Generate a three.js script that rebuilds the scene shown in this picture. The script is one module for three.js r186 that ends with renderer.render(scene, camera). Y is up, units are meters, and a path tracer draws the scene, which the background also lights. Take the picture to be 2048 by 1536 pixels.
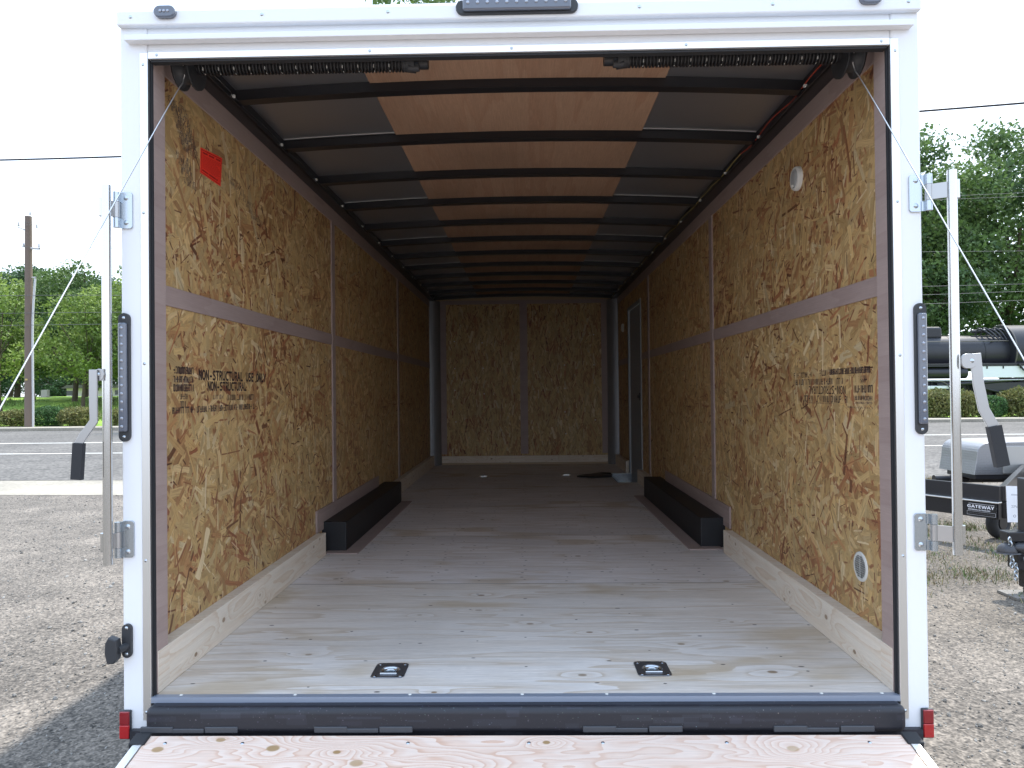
import * as THREE from 'three';
import { mergeGeometries, mergeVertices } from 'three/addons/utils/BufferGeometryUtils.js';
import { RoundedBoxGeometry } from 'three/addons/geometries/RoundedBoxGeometry.js';

// ------------------------------------------------------------------ camera, sky, sun, exposure
const scene = new THREE.Scene();
const camera = new THREE.PerspectiveCamera(55.46, 4 / 3, 0.05, 900);
camera.position.set(0.0215, 1.5325, 0);
camera.rotation.order = 'YXZ';
camera.rotation.set(0.0097, 0.0186, -0.0105);

const renderer = new THREE.WebGLRenderer({ antialias: true });
renderer.setSize(1024, 768);
renderer.toneMapping = THREE.LinearToneMapping;
renderer.toneMappingExposure = 2.2;
renderer.shadowMap.enabled = true;

const SUN = new THREE.Vector3(0.35, 1, -0.45).normalize();
{
  const w = 256, h = 128, d = new Float32Array(w * h * 4), v = new THREE.Vector3();
  for (let j = 0; j < h; j++) for (let i = 0; i < w; i++) {
    const el = ((j + 0.5) / h - 0.5) * Math.PI, az = ((i + 0.5) / w - 0.5) * 2 * Math.PI;
    v.set(Math.cos(el) * Math.cos(az), Math.sin(el), Math.cos(el) * Math.sin(az));
    const up = Math.max(0, v.y), ang = Math.acos(Math.min(1, v.dot(SUN)));
    const glow = 0.55 * Math.exp(-ang / 0.55), k = Math.pow(up, 0.6);
    const o = (j * w + i) * 4;
    d[o] = 0.84 - 0.36 * k + glow; d[o + 1] = 0.88 - 0.2 * k + glow * 0.98; d[o + 2] = 0.95 + 0.04 * k + glow * 0.93; d[o + 3] = 1;
  }
  const t = new THREE.DataTexture(d, w, h, THREE.RGBAFormat, THREE.FloatType);
  t.mapping = THREE.EquirectangularReflectionMapping; t.magFilter = THREE.LinearFilter; t.minFilter = THREE.LinearFilter; t.needsUpdate = true;
  scene.background = t; scene.environment = t;
}
const sun = new THREE.DirectionalLight(new THREE.Color(1, 0.95, 0.87), 2.9);
sun.position.copy(SUN).multiplyScalar(80); sun.castShadow = true; sun.shadow.radius = 3;
sun.shadow.mapSize.set(4096, 4096);
Object.assign(sun.shadow.camera, { left: -60, right: 60, top: 60, bottom: -60, near: 1, far: 220 });
scene.add(sun, sun.target);

// ------------------------------------------------------------------ random, noise
function rng(seed) { let s = seed | 0; return () => { s = (s + 0x6d2b79f5) | 0; let t = Math.imul(s ^ (s >>> 15), 1 | s); t = (t + Math.imul(t ^ (t >>> 7), 61 | t)) ^ t; return ((t ^ (t >>> 14)) >>> 0) / 4294967296; }; }
const hash = (x, y, s) => { let h = Math.imul(x, 374761393) + Math.imul(y, 668265263) + Math.imul(s, 974711); h = Math.imul(h ^ (h >>> 13), 1274126177); return ((h ^ (h >>> 16)) >>> 0) / 4294967296; };
function vn(x, y, s = 0, px = 0, py = 0) {
  let xi = Math.floor(x), yi = Math.floor(y); const fx = x - xi, fy = y - yi, u = fx * fx * (3 - 2 * fx), v = fy * fy * (3 - 2 * fy);
  let x1 = xi + 1, y1 = yi + 1;
  if (px) { xi = ((xi % px) + px) % px; x1 = ((x1 % px) + px) % px; }
  if (py) { yi = ((yi % py) + py) % py; y1 = ((y1 % py) + py) % py; }
  const a = hash(xi, yi, s), b = hash(x1, yi, s), c = hash(xi, y1, s), d = hash(x1, y1, s);
  return a + (b - a) * u + (c - a) * v + (a - b - c + d) * u * v;
}
function fbm(x, y, s, n = 4, px = 0, py = 0) { let r = 0, a = 0.5, t = 0; for (let i = 0; i < n; i++) { r += a * vn(x, y, s + i, px, py); t += a; x *= 2; y *= 2; px *= 2; py *= 2; a *= 0.5; } return r / t; }
const clamp = (x, a = 0, b = 1) => Math.min(b, Math.max(a, x)), mix = (a, b, t) => a + (b - a) * t, smooth = (a, b, x) => { const t = clamp((x - a) / (b - a)); return t * t * (3 - 2 * t); };

// ------------------------------------------------------------------ textures
function dataTex(w, h, fn, srgb = true) {           // fn(x, y) -> [r,g,b] 0..255 (or a number)
  const d = new Uint8Array(w * h * 4);
  for (let y = 0; y < h; y++) for (let x = 0; x < w; x++) {
    const c = fn(x, y), o = (y * w + x) * 4;
    if (typeof c === 'number') d[o] = d[o + 1] = d[o + 2] = clamp(c, 0, 255); else { d[o] = clamp(c[0], 0, 255); d[o + 1] = clamp(c[1], 0, 255); d[o + 2] = clamp(c[2], 0, 255); }
    d[o + 3] = 255;
  }
  const t = new THREE.DataTexture(d, w, h); if (srgb) t.colorSpace = THREE.SRGBColorSpace;
  t.magFilter = THREE.LinearFilter; t.minFilter = THREE.LinearMipmapLinearFilter; t.wrapS = t.wrapT = THREE.RepeatWrapping; t.needsUpdate = true; return t;
}
function canvas(w, h) { const c = document.createElement('canvas'); c.width = w; c.height = h; return c; }
function canTex(c, srgb = true) { const t = new THREE.CanvasTexture(c); if (srgb) t.colorSpace = THREE.SRGBColorSpace; t.wrapS = t.wrapT = THREE.RepeatWrapping; t.magFilter = THREE.LinearFilter; return t; }
const rep = (t, x, y, ox = 0, oy = 0) => { const c = t.clone(); c.repeat.set(x, y); c.offset.set(ox, oy); c.needsUpdate = true; return c; };

// oriented strand board: overlapping flakes of wood; pair = colour canvas + height canvas
function osb(w, h, ppm, seed, opt = {}) {
  const R = rng(seed), cc = canvas(w, h), ch = canvas(w, h), g = cc.getContext('2d'), b = ch.getContext('2d');
  g.fillStyle = 'rgb(190,156,106)'; g.fillRect(0, 0, w, h); b.fillStyle = 'rgb(100,100,100)'; b.fillRect(0, 0, w, h);
  const pal = [[202, 173, 122], [196, 165, 113], [207, 181, 133], [189, 156, 104], [201, 171, 117], [216, 196, 154], [176, 134, 90], [158, 106, 72], [142, 88, 62], [168, 114, 78], [116, 78, 56]];
  const wts = [20, 20, 14, 14, 16, 4, 8.5, 4, 2.5, 4, 1.5], wts2 = [9, 14, 6, 16, 8, 3, 18, 11, 8, 13, 4], tot = 108.5, tot2 = 110;
  const n = Math.round((w * h) / (ppm * ppm) * 2100), bias = opt.bias ?? 0, spread = opt.spread ?? Math.PI;
  const flake = (x, y, L, W, a, col, ht) => {
    const c = Math.cos(a), s = Math.sin(a), pts = [], m = 4;
    for (let i = 0; i <= m; i++) pts.push([-L / 2 + L * i / m, -W / 2 * (0.55 + 0.75 * R())]);
    pts.push([L / 2 * (1 + 0.1 * R()), 0]);
    for (let i = m; i >= 0; i--) pts.push([-L / 2 + L * i / m, W / 2 * (0.7 + 0.5 * R())]);
    pts.push([-L / 2 * (1 + 0.1 * R()), 0]);
    const P = pts.map(([p, q]) => [x + p * c - q * s, y + p * s + q * c]);
    for (const [k, fs] of [[g, `rgba(${col[0] | 0},${col[1] | 0},${col[2] | 0},${0.78 + 0.2 * R()})`], [b, `rgba(${ht},${ht},${ht},0.85)`]]) { k.fillStyle = fs; k.beginPath(); P.forEach((q, i) => (i ? k.lineTo(...q) : k.moveTo(...q))); k.closePath(); k.fill(); }
    const nl = 2 + Math.floor(W / 3);
    for (let i = 0; i < nl; i++) {
      const q = (R() - 0.5) * W * 0.85, p0 = -L / 2 * R(), p1 = L / 2 * R(), dk = R() < 0.6;
      g.strokeStyle = dk ? `rgba(${col[0] * 0.72 | 0},${col[1] * 0.66 | 0},${col[2] * 0.6 | 0},${0.25 + 0.35 * R()})` : `rgba(${Math.min(255, col[0] * 1.14) | 0},${Math.min(255, col[1] * 1.14) | 0},${Math.min(255, col[2] * 1.12) | 0},0.45)`;
      g.lineWidth = 0.6 + 0.9 * R(); g.beginPath(); g.moveTo(x + p0 * c - q * s, y + p0 * s + q * c); g.lineTo(x + p1 * c - q * s, y + p1 * s + q * c); g.stroke();
    }
  };
  for (let i = 0; i < n; i++) {
    const late = i / n, X = R() * w, Y = R() * h, pw = fbm(X / ppm * 4.5, Y / ppm * 4.5, seed + 70, 3) > 0.55 ? wts2 : wts; let r = R() * (pw === wts ? tot : tot2), k = 0; while ((r -= pw[k]) > 0 && k < 10) k++;
    const big = R() < 0.3, L = (big ? 0.1 + 0.1 * R() : 0.03 + 0.08 * R()) * ppm, dark = k >= 7;
    const W = Math.min(L * 0.6, (dark ? 0.005 + 0.022 * R() * R() : 0.009 + 0.028 * R() * R() + (big ? 0.01 : 0)) * ppm), a = bias + (R() - 0.5) * spread;
    const t = 0.9 + 0.2 * R(), col = pal[k].map((q) => q * t);
    flake(X, Y, L, W, a, col, Math.round(80 + 130 * R() * (0.5 + 0.5 * late)));
  }
  for (let i = 0; i < n * 0.06; i++) {           // pale slivers and dark voids between flakes
    const L = (0.008 + 0.035 * R() + (R() < 0.15 ? 0.05 : 0)) * ppm, a = bias + (R() - 0.5) * spread;
    flake(R() * w, R() * h, L, 0.002 * ppm + R() * 0.006 * ppm, a, R() < 0.2 ? [226, 206, 166] : [[92, 58, 40], [112, 66, 46], [100, 62, 42]][Math.floor(R() * 3)], 60);
  }
  for (let i = 0; i < w * h / (ppm * ppm) * 14; i++) flake(R() * w, R() * h, (0.05 + 0.09 * R()) * ppm, (0.004 + 0.008 * R()) * ppm, Math.PI / 2 + (R() - 0.5) * 0.4, [228, 208, 168], 200);   // long pale slivers
  if (opt.paint) opt.paint(g, w, h, ppm, R);
  return [canTex(cc), canTex(ch, false)];
}
// illegible mill stamp: rows of small strokes with worn gaps
function stamp(g, R, x, y, w, h, ink, dens = 0.72) {
  g.fillStyle = 'rgba(52,40,46,0.2)'; for (let i = 0; i < w / h; i++) if (R() < dens) g.fillRect(x + i * h, y, h * (0.6 + 0.5 * R()), h);
  const cw = h * 0.62; g.strokeStyle = ink; g.lineWidth = Math.max(1.4, h * 0.17);
  for (let i = 0; i * cw < w; i++) {
    if (R() > dens + 0.2) continue;
    const x0 = x + i * cw, n = 2 + Math.floor(R() * 3);
    for (let k = 0; k < n; k++) {
      if (R() > dens) continue;
      g.beginPath();
      if (R() < 0.5) { const q = x0 + (R() < 0.5 ? 0.1 : 0.7) * cw; g.moveTo(q, y); g.lineTo(q, y + h); } else { const q = y + [0.06, 0.5, 0.94][Math.floor(R() * 3)] * h; g.moveTo(x0 + 0.06 * cw, q); g.lineTo(x0 + 0.76 * cw, q); }
      g.stroke();
    }
  }
}
const INK = 'rgba(38,29,36,0.82)', INK2 = 'rgba(38,29,36,0.6)';
function printed(g, R, s, txt, x, y, size, ink = INK) { g.fillStyle = ink; g.strokeStyle = ink; g.lineWidth = size * 0.05; g.font = `bold ${size}px monospace`; g.fillText(txt, x, y); g.strokeText(txt, x, y); }
const PPM = 830;
// left lower sheet: canvas x runs from the doorway inwards, y downwards
const paintLeftLower = (g, w, h, ppm, R) => {
  const x = (m) => (m - 2.43) * ppm, y = (m) => (1.88 - m) * ppm, s = ppm / 830;
  for (const [yy, hh] of [[1.634, 0.026], [1.6, 0.024], [1.57, 0.026]]) { stamp(g, R, x(2.59), y(yy), 0.15 * ppm, hh * ppm, INK, 0.8); stamp(g, R, x(2.594), y(yy) + 3, 0.14 * ppm, hh * ppm * 0.8, INK2, 0.7); }
  printed(g, R, s, 'NON-STRUCTURAL USE ONLY', x(2.79), y(1.59), 43 * s * 1.02);
  printed(g, R, s, 'NON-STRUCTURAL', x(2.87), y(1.547), 40 * s);
  stamp(g, R, x(2.64), y(1.535), 0.05 * ppm, 0.02 * ppm, INK2, 0.8); stamp(g, R, x(2.64), y(1.508), 0.05 * ppm, 0.025 * ppm, INK2, 0.8);
  stamp(g, R, x(2.92), y(1.53), 0.1 * ppm, 0.018 * ppm, INK2, 0.6); stamp(g, R, x(3.06), y(1.53), 0.3 * ppm, 0.024 * ppm, INK, 0.6);
  stamp(g, R, x(2.58), y(1.487), 0.78 * ppm, 0.024 * ppm, INK, 0.62); stamp(g, R, x(2.585), y(1.485), 0.7 * ppm, 0.02 * ppm, INK2, 0.5);
};
const paintRightLower = (g, w, h, ppm, R) => {   // this sheet hangs upside down
  const x = (m) => (m - 2.43) * ppm, y = (m) => (1.88 - m) * ppm;
  const down = (txt, mx, my, size) => { g.save(); g.translate(x(mx), y(my)); g.scale(1, -1); g.fillStyle = INK; g.font = `bold ${size}px monospace`; g.fillText(txt, 0, 0); g.restore(); };
  for (const [mx, my, mw, mh, ink, d] of [[2.6, 1.607, 0.36, 0.022, INK, 0.75], [2.602, 1.604, 0.34, 0.02, INK2, 0.7], [2.98, 1.604, 0.06, 0.022, INK, 0.8], [3.06, 1.6, 0.28, 0.022, INK, 0.5], [2.63, 1.575, 0.05, 0.014, INK2, 0.8], [2.635, 1.56, 0.04, 0.01, INK2, 0.8],
    [2.82, 1.57, 0.5, 0.024, INK, 0.55], [2.585, 1.54, 0.14, 0.026, INK, 0.82], [2.585, 1.502, 0.13, 0.016, INK, 0.75], [2.78, 1.5, 0.44, 0.026, INK, 0.6], [2.585, 1.48, 0.15, 0.007, INK2, 0.6], [2.585, 1.462, 0.2, 0.006, INK2, 0.5], [2.9, 1.472, 0.3, 0.005, INK2, 0.4]]) stamp(g, R, x(mx), y(my), mw * ppm, mh * ppm, ink, d);
  down('NON-STRUCTURAL', 2.8, 1.54, 36);
};
const paintLeftUpper = (g, w, h, ppm, R) => {
  const x = (m) => (m - 2.43) * ppm, y = (m) => (2.68 - m) * ppm, BL = 'rgba(40,38,56,0.55)';
  for (let i = 0; i < 10; i++) stamp(g, R, x(2.56 + i * 0.012), y(2.6 - i * 0.016), 0.13 * ppm, 0.016 * ppm, BL, 0.7);
  for (let i = 0; i < 7; i++) stamp(g, R, x(2.62 + i * 0.01), y(2.42 - i * 0.015), 0.1 * ppm, 0.014 * ppm, BL, 0.6);
  for (let i = 0; i < 8; i++) stamp(g, R, x(3.05 + i * 0.05), y(2.47 - i * 0.018), 0.16 * ppm, 0.016 * ppm, 'rgba(40,38,50,0.38)', 0.5);
};

// rotary-cut plywood face: contour lines of stretched noise, knots, patches. size in metres, grain along u
function ply(w, h, mw, mh, o) {
  const R = rng(o.seed), knots = [];
  for (let i = 0; i < (o.knots ?? 20); i++) knots.push([R() * mw, R() * mh, 0.006 + 0.016 * R() * (o.kr ?? 1), 0.4 + 0.6 * R()]);
  for (const k of o.at ?? []) knots.push(k);
  const marks = o.marks ?? [];
  const base = o.base, line = o.line, den = o.den ?? 7, A = o.amp ?? 0.5, cells = new Map();
  knots.forEach((k, i) => { for (let a = Math.floor((k[0] - 0.2) * 5); a <= (k[0] + 0.2) * 5; a++) for (let b = Math.floor((k[1] - 0.08) * 5); b <= (k[1] + 0.08) * 5; b++) { const q = a * 1000 + b; (cells.get(q) ?? cells.set(q, []).get(q)).push(k); } });
  const mcell = new Map(); marks.forEach((k) => { for (let a = Math.floor((k[0] - 0.03) * 10); a <= (k[0] + 0.03) * 10; a++) for (let b = Math.floor((k[1] - 0.03) * 10); b <= (k[1] + 0.03) * 10; b++) { const q = a * 1000 + b; (mcell.get(q) ?? mcell.set(q, []).get(q)).push(k); } });
  return dataTex(w, h, (px, py) => {
    const x = px / w * mw, y = py / h * mh; let bump = 0, kd = 0;
    for (const k of cells.get(Math.floor(x * 5) * 1000 + Math.floor(y * 5)) ?? []) {
      const dx = (x - k[0]) / 2.2, dy = y - k[1], r = Math.hypot(dx, dy) / k[2];
      bump += 0.5 * Math.exp(-r * r / 14); kd = Math.max(kd, smooth(1.15, 0.75, Math.hypot((x - k[0]) / 1.5, dy) / k[2]) * k[3]);
    }
    const f = fbm(x * (o.sx ?? 1.1), y * (o.sy ?? 9), o.seed, 4) + A * 0.14 * vn(x * 5, y * 34, o.seed + 9) + bump * 0.6;
    const ph = (f * den) % 1, l = smooth(0.6, 0.97, ph) * smooth(1, 0.985, ph) + 0.35 * smooth(0.2, 0.6, ph) * smooth(0.8, 0.6, ph);
    const fine = vn(x * 14, y * 620, o.seed + 3) * 0.6 + vn(x * 60, y * 1500, o.seed + 4) * 0.4, pat = fbm(x * 1.3, y * 2.1, o.seed + 20, 3);
    const t = l * (o.str ?? 0.6) * (0.45 + 0.75 * pat), lum = 1 + (fine - 0.5) * (o.fine ?? 0.08) + (pat - 0.5) * (o.var ?? 0.12);
    let c = [0, 1, 2].map((i) => mix(base[i], line[i], t) * lum);
    if (o.stain) { const s = smooth(0.55, 0.75, fbm(x * 2.2, y * 5, o.seed + 40, 4)) * o.stain; c = c.map((v, i) => mix(v, [176, 150, 112][i], s)); }
    if (kd) c = c.map((v, i) => mix(v, o.kc ? o.kc[i] : [132, 104, 72][i], kd));
    for (const k of mcell.get(Math.floor(x * 10) * 1000 + Math.floor(y * 10)) ?? []) { const s = smooth(1.2, 0.6, Math.hypot((x - k[0]) / (k[3] ?? 1), y - k[1]) / k[2]); c = c.map((v, i) => mix(v, [58, 52, 50][i], s * 0.8)); }
    return c;
  });
}
const FLOORM = [];
{ const R = rng(77); for (let r = -5; r <= 5; r++) for (let k = 0; k < 16; k++) { if (R() < 0.35) continue; FLOORM.push([1.24 + r * 0.235 + (R() - 0.5) * 0.03, k * 0.076 + R() * 0.04, 0.003 + 0.0025 * R(), 1.2 + 0.8 * R()]); } for (let i = 0; i < 50; i++) FLOORM.push([R() * 2.5, R() * 1.22, 0.002 + 0.003 * R(), 1 + 1.5 * R()]); }
const floorTexA = ply(2048, 1024, 2.48, 1.37, { seed: 11, base: [222, 216, 210], line: [186, 168, 146], den: 5, sy: 7, sx: 0.6, knots: 12, kr: 0.45, kc: [140, 120, 98], str: 0.6, var: 0.14, fine: 0.2, stain: 0.4, marks: FLOORM.filter((m, i) => i % 3 === 0) });
const floorTexB = ply(1024, 1024, 2.48, 1.22, { seed: 23, base: [224, 219, 218], line: [194, 182, 170], den: 5, sy: 6, sx: 0.5, knots: 10, kr: 0.4, kc: [140, 120, 98], str: 0.5, var: 0.16, fine: 0.2, stain: 0.35, marks: FLOORM });
const rampTex = ply(2048, 1024, 2.4, 1.2, { seed: 42, base: [236, 214, 198], line: [208, 160, 130], den: 15, sy: 8, sx: 1.5, knots: 40, kr: 0.7, kc: [160, 128, 84], str: 0.62, var: 0.06, amp: 0.7 });
const kickTex = ply(1024, 128, 2.44, 0.3, { seed: 51, base: [224, 213, 198], line: [202, 176, 148], den: 8, sy: 9, sx: 0.8, knots: 14, kr: 0.4, str: 0.5, kc: [150, 126, 100] });
const luanTex = ply(1024, 512, 2.44, 1.22, { seed: 61, base: [172, 140, 116], line: [150, 108, 84], den: 2, sy: 12, sx: 0.7, knots: 0, str: 0.3, var: 0.2, fine: 0.16 });
const trimTex = ply(512, 128, 2.44, 0.2, { seed: 66, base: [166, 148, 142], line: [148, 128, 122], den: 3, sy: 6, sx: 0.6, knots: 0, str: 0.35, var: 0.12 });
const gravelC = dataTex(1024, 1024, (x, y) => {
  const u = x / 1024, v = y / 1024, a = fbm(u * 128, v * 128, 5, 3, 128, 128), b = vn(u * 256, v * 256, 9, 256, 256), c = fbm(u * 6, v * 6, 15, 4, 6, 6), dk = smooth(0.9, 0.97, vn(u * 96, v * 96, 31, 96, 96));
  const l = (0.6 + 0.42 * (a - 0.5) + 0.3 * (b - 0.5) + 0.26 * (c - 0.5)) * (1 - 0.55 * dk); return [l * 200, l * 187, l * 172];
});
const gravelB = dataTex(1024, 1024, (x, y) => { const u = x / 1024, v = y / 1024; return 255 * (0.55 * fbm(u * 128, v * 128, 5, 3, 128, 128) + 0.25 * vn(u * 256, v * 256, 9, 256, 256) + 0.3 * fbm(u * 24, v * 24, 77, 3, 24, 24)); }, false);
const asphaltC = dataTex(512, 512, (x, y) => { const u = x / 512, v = y / 512, l = 0.5 + 0.3 * (vn(u * 200, v * 200, 3, 200, 200) - 0.5) + 0.16 * (fbm(u * 4, v * 4, 8, 4, 4, 4) - 0.5), cr = 0.6 * smooth(0.007, 0.002, Math.abs(fbm(u * 5, v * 5, 91, 4, 5, 5) - 0.5)); return [l * 236 * (1 - 0.45 * cr), l * 228 * (1 - 0.45 * cr), l * 218 * (1 - 0.45 * cr)]; });
const concreteC = dataTex(512, 512, (x, y) => { const u = x / 512, v = y / 512, l = 0.74 + 0.12 * (vn(u * 150, v * 150, 3, 150, 150) - 0.5) + 0.2 * (fbm(u * 5, v * 5, 18, 4, 5, 5) - 0.5); return [l * 238, l * 228, l * 210]; });
const lawnC = dataTex(512, 512, (x, y) => { const u = x / 512, v = y / 512, a = fbm(u * 40, v * 40, 13, 4, 40, 40), b = fbm(u * 5, v * 5, 19, 4, 5, 5); return [84 + 76 * a + 44 * (b - 0.5), 122 + 64 * a + 34 * (b - 0.5), 42 + 30 * a]; });

// ------------------------------------------------------------------ materials
const C = (r, g, b) => new THREE.Color().setRGB(r, g, b);
const mat = (o) => new THREE.MeshStandardMaterial(o);
const M = {
  white: mat({ color: C(0.8, 0.81, 0.83), roughness: 0.32 }), alu: mat({ color: C(0.78, 0.78, 0.77), metalness: 1, roughness: 0.34 }), galv: mat({ color: C(0.62, 0.63, 0.63), metalness: 1, roughness: 0.17 }),
  steel: mat({ color: C(0.46, 0.46, 0.46), metalness: 1, roughness: 0.36 }), zinc: mat({ color: C(0.5, 0.55, 0.6), metalness: 1, roughness: 0.25 }), skin: mat({ color: C(0.42, 0.42, 0.44), metalness: 0.85, roughness: 0.38 }),
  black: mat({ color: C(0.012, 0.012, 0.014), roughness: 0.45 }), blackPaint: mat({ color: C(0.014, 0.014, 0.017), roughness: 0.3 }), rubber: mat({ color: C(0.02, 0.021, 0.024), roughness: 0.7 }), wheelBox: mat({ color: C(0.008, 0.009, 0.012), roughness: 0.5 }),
  plastic: mat({ color: C(0.03, 0.032, 0.036), roughness: 0.5 }), whitePlastic: mat({ color: C(0.72, 0.72, 0.68), roughness: 0.4 }), seam: mat({ color: C(0.6, 0.6, 0.58), roughness: 0.5 }),
  lens: new THREE.MeshPhysicalMaterial({ color: C(0.1, 0.115, 0.15), roughness: 0.12, clearcoat: 1, clearcoatRoughness: 0.05 }), led: mat({ color: C(0.35, 0.37, 0.42), roughness: 0.15, metalness: 0.6 }),
  red: new THREE.MeshPhysicalMaterial({ color: C(0.42, 0.008, 0.012), roughness: 0.25, clearcoat: 0.8 }), red2: new THREE.MeshPhysicalMaterial({ color: C(0.24, 0.006, 0.012), roughness: 0.25, clearcoat: 0.8 }),
  wireRed: mat({ color: C(0.4, 0.05, 0.02), roughness: 0.5 }), wireYellow: mat({ color: C(0.5, 0.38, 0.12), roughness: 0.5 }), cable: mat({ color: C(0.7, 0.7, 0.7), metalness: 0.9, roughness: 0.4 }),
  bark: mat({ color: C(0.09, 0.07, 0.05), roughness: 0.95 }), paleBark: mat({ color: C(0.28, 0.26, 0.22), roughness: 0.95 }), poleWood: mat({ color: C(0.16, 0.12, 0.095), roughness: 0.9 }), conduit: mat({ color: C(0.5, 0.5, 0.5), roughness: 0.6 }),
  paint: mat({ color: C(0.75, 0.74, 0.7), roughness: 0.7 }), locoBlack: mat({ color: C(0.018, 0.019, 0.024), roughness: 0.42 }), locoGrey: mat({ color: C(0.11, 0.1, 0.09), roughness: 0.6 }), locoWhite: mat({ color: C(0.7, 0.72, 0.76), roughness: 0.5 }),
  column: mat({ color: C(0.3, 0.31, 0.33), metalness: 0.6, roughness: 0.5 }), doorPaint: mat({ color: C(0.3, 0.32, 0.34), roughness: 0.6 }), paper: mat({ color: C(0.78, 0.78, 0.8), roughness: 0.8 }), wallPale: mat({ color: C(0.6, 0.56, 0.5), roughness: 0.9 }), roofDark: mat({ color: C(0.1, 0.09, 0.085), roughness: 0.9 }), glass: mat({ color: C(0.04, 0.05, 0.06), roughness: 0.1 }),
};
{ // worn, dusty steel lip
  const R = rng(5), c = canvas(2048, 128), g = c.getContext('2d'); g.fillStyle = 'rgb(34,35,42)'; g.fillRect(0, 0, 2048, 128);
  for (let i = 0; i < 900; i++) { const s = R(); g.fillStyle = `rgba(${150 + 90 * R() | 0},${150 + 80 * R() | 0},${160 + 70 * R() | 0},${0.15 + 0.6 * R() * R()})`; g.fillRect(R() * 2048, R() * 128, 1 + 3 * s * s, 1 + 1.2 * R()); }
  for (let i = 0; i < 70; i++) { g.fillStyle = `rgba(90,92,108,${0.08 + 0.16 * R()})`; const w = 20 + 120 * R(); g.fillRect(R() * 2048, R() * 128, w, 4 + 14 * R()); }
  M.lip = mat({ map: rep(canTex(c), 1 / 2.4, 1 / 0.15), roughness: 0.45 });
}
const woodMat = (t, mw, mh, rough = 0.7, rot) => mat({ map: rep(t, 1 / mw, 1 / mh), roughness: rough });
M.ramp = mat({ map: rampTex, roughness: 0.7 }); M.kick = woodMat(kickTex, 2.44, 0.3); M.luan = mat({ map: luanTex, roughness: 0.55 }); M.trim = woodMat(trimTex, 2.44, 0.2, 0.6);
M.ply = mat({ color: C(0.5, 0.38, 0.25), roughness: 0.8 });
M.floorA = mat({ map: floorTexA, roughness: 0.5 }); M.floorB = mat({ map: floorTexB, roughness: 0.5 });
M.gravel = mat({ map: rep(gravelC, 1 / 2.1, 1 / 2.1), bumpMap: rep(gravelB, 1 / 2.1, 1 / 2.1), bumpScale: 0.011, roughness: 0.95, vertexColors: true });
M.asphalt = mat({ map: rep(asphaltC, 1 / 7, 1 / 7), roughness: 0.9, color: C(0.62, 0.62, 0.62) }); M.concrete = mat({ map: rep(concreteC, 1 / 5, 1 / 5), roughness: 0.9, color: C(0.68, 0.68, 0.67) }); M.lawn = mat({ map: rep(lawnC, 1 / 9, 1 / 9), roughness: 1 });

// ------------------------------------------------------------------ geometry helpers (world metres)
function metric(g) {                                // box-projected uv in metres
  const p = g.attributes.position, n = g.attributes.normal, u = new Float32Array(p.count * 2);
  for (let i = 0; i < p.count; i++) {
    const ax = Math.abs(n.getX(i)), ay = Math.abs(n.getY(i)), az = Math.abs(n.getZ(i));
    if (ax >= ay && ax >= az) { u[2 * i] = p.getZ(i); u[2 * i + 1] = p.getY(i); } else if (ay >= az) { u[2 * i] = p.getX(i); u[2 * i + 1] = p.getZ(i); } else { u[2 * i] = p.getX(i); u[2 * i + 1] = p.getY(i); }
  }
  g.setAttribute('uv', new THREE.BufferAttribute(u, 2)); return g;
}
const bx = (x0, x1, y0, y1, z0, z1) => metric(new THREE.BoxGeometry(Math.abs(x1 - x0), Math.abs(y1 - y0), Math.abs(z1 - z0)).translate((x0 + x1) / 2, (y0 + y1) / 2, (z0 + z1) / 2));
const rb = (x0, x1, y0, y1, z0, z1, r = 0.004, s = 2) => metric(new RoundedBoxGeometry(Math.abs(x1 - x0), Math.abs(y1 - y0), Math.abs(z1 - z0), s, Math.min(r, Math.abs(x1 - x0) * 0.49, Math.abs(y1 - y0) * 0.49, Math.abs(z1 - z0) * 0.49)).translate((x0 + x1) / 2, (y0 + y1) / 2, (z0 + z1) / 2));
const mg = (list) => mergeGeometries(list.map((g) => { const q = g.index ? g.toNonIndexed() : g; for (const k of Object.keys(q.attributes)) if (!['position', 'normal', 'uv', 'color'].includes(k)) q.deleteAttribute(k); return q; }));
const V = (x, y, z) => new THREE.Vector3(x, y, z);
function tube(pts, r, rad = 8, n = 0, closed = false) { const c = pts.length === 2 ? new THREE.LineCurve3(V(...pts[0]), V(...pts[1])) : new THREE.CatmullRomCurve3(pts.map((p) => V(...p)), closed, 'centripetal'); return new THREE.TubeGeometry(c, n || (pts.length === 2 ? 1 : pts.length * 6), r, rad, closed); }
function cyl(a, b, r0, r1 = r0, seg = 16) { const A = V(...a), B = V(...b), d = B.clone().sub(A), g = new THREE.CylinderGeometry(r1, r0, d.length(), seg); g.applyQuaternion(new THREE.Quaternion().setFromUnitVectors(V(0, 1, 0), d.clone().normalize())); return g.translate((a[0] + b[0]) / 2, (a[1] + b[1]) / 2, (a[2] + b[2]) / 2); }
function ext(pts, depth, bevel = 0, holes = []) { const s = new THREE.Shape(pts.map((p) => new THREE.Vector2(...p))); for (const h of holes) s.holes.push(new THREE.Path(h.map((p) => new THREE.Vector2(...p)))); return new THREE.ExtrudeGeometry(s, { depth, bevelEnabled: bevel > 0, bevelSize: bevel, bevelThickness: bevel, bevelSegments: 2, curveSegments: 8 }); }
const ring = (cx, cy, rx, ry, n = 24) => Array.from({ length: n }, (_, i) => [cx + rx * Math.cos(i / n * 2 * Math.PI), cy + ry * Math.sin(i / n * 2 * Math.PI)]);
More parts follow.
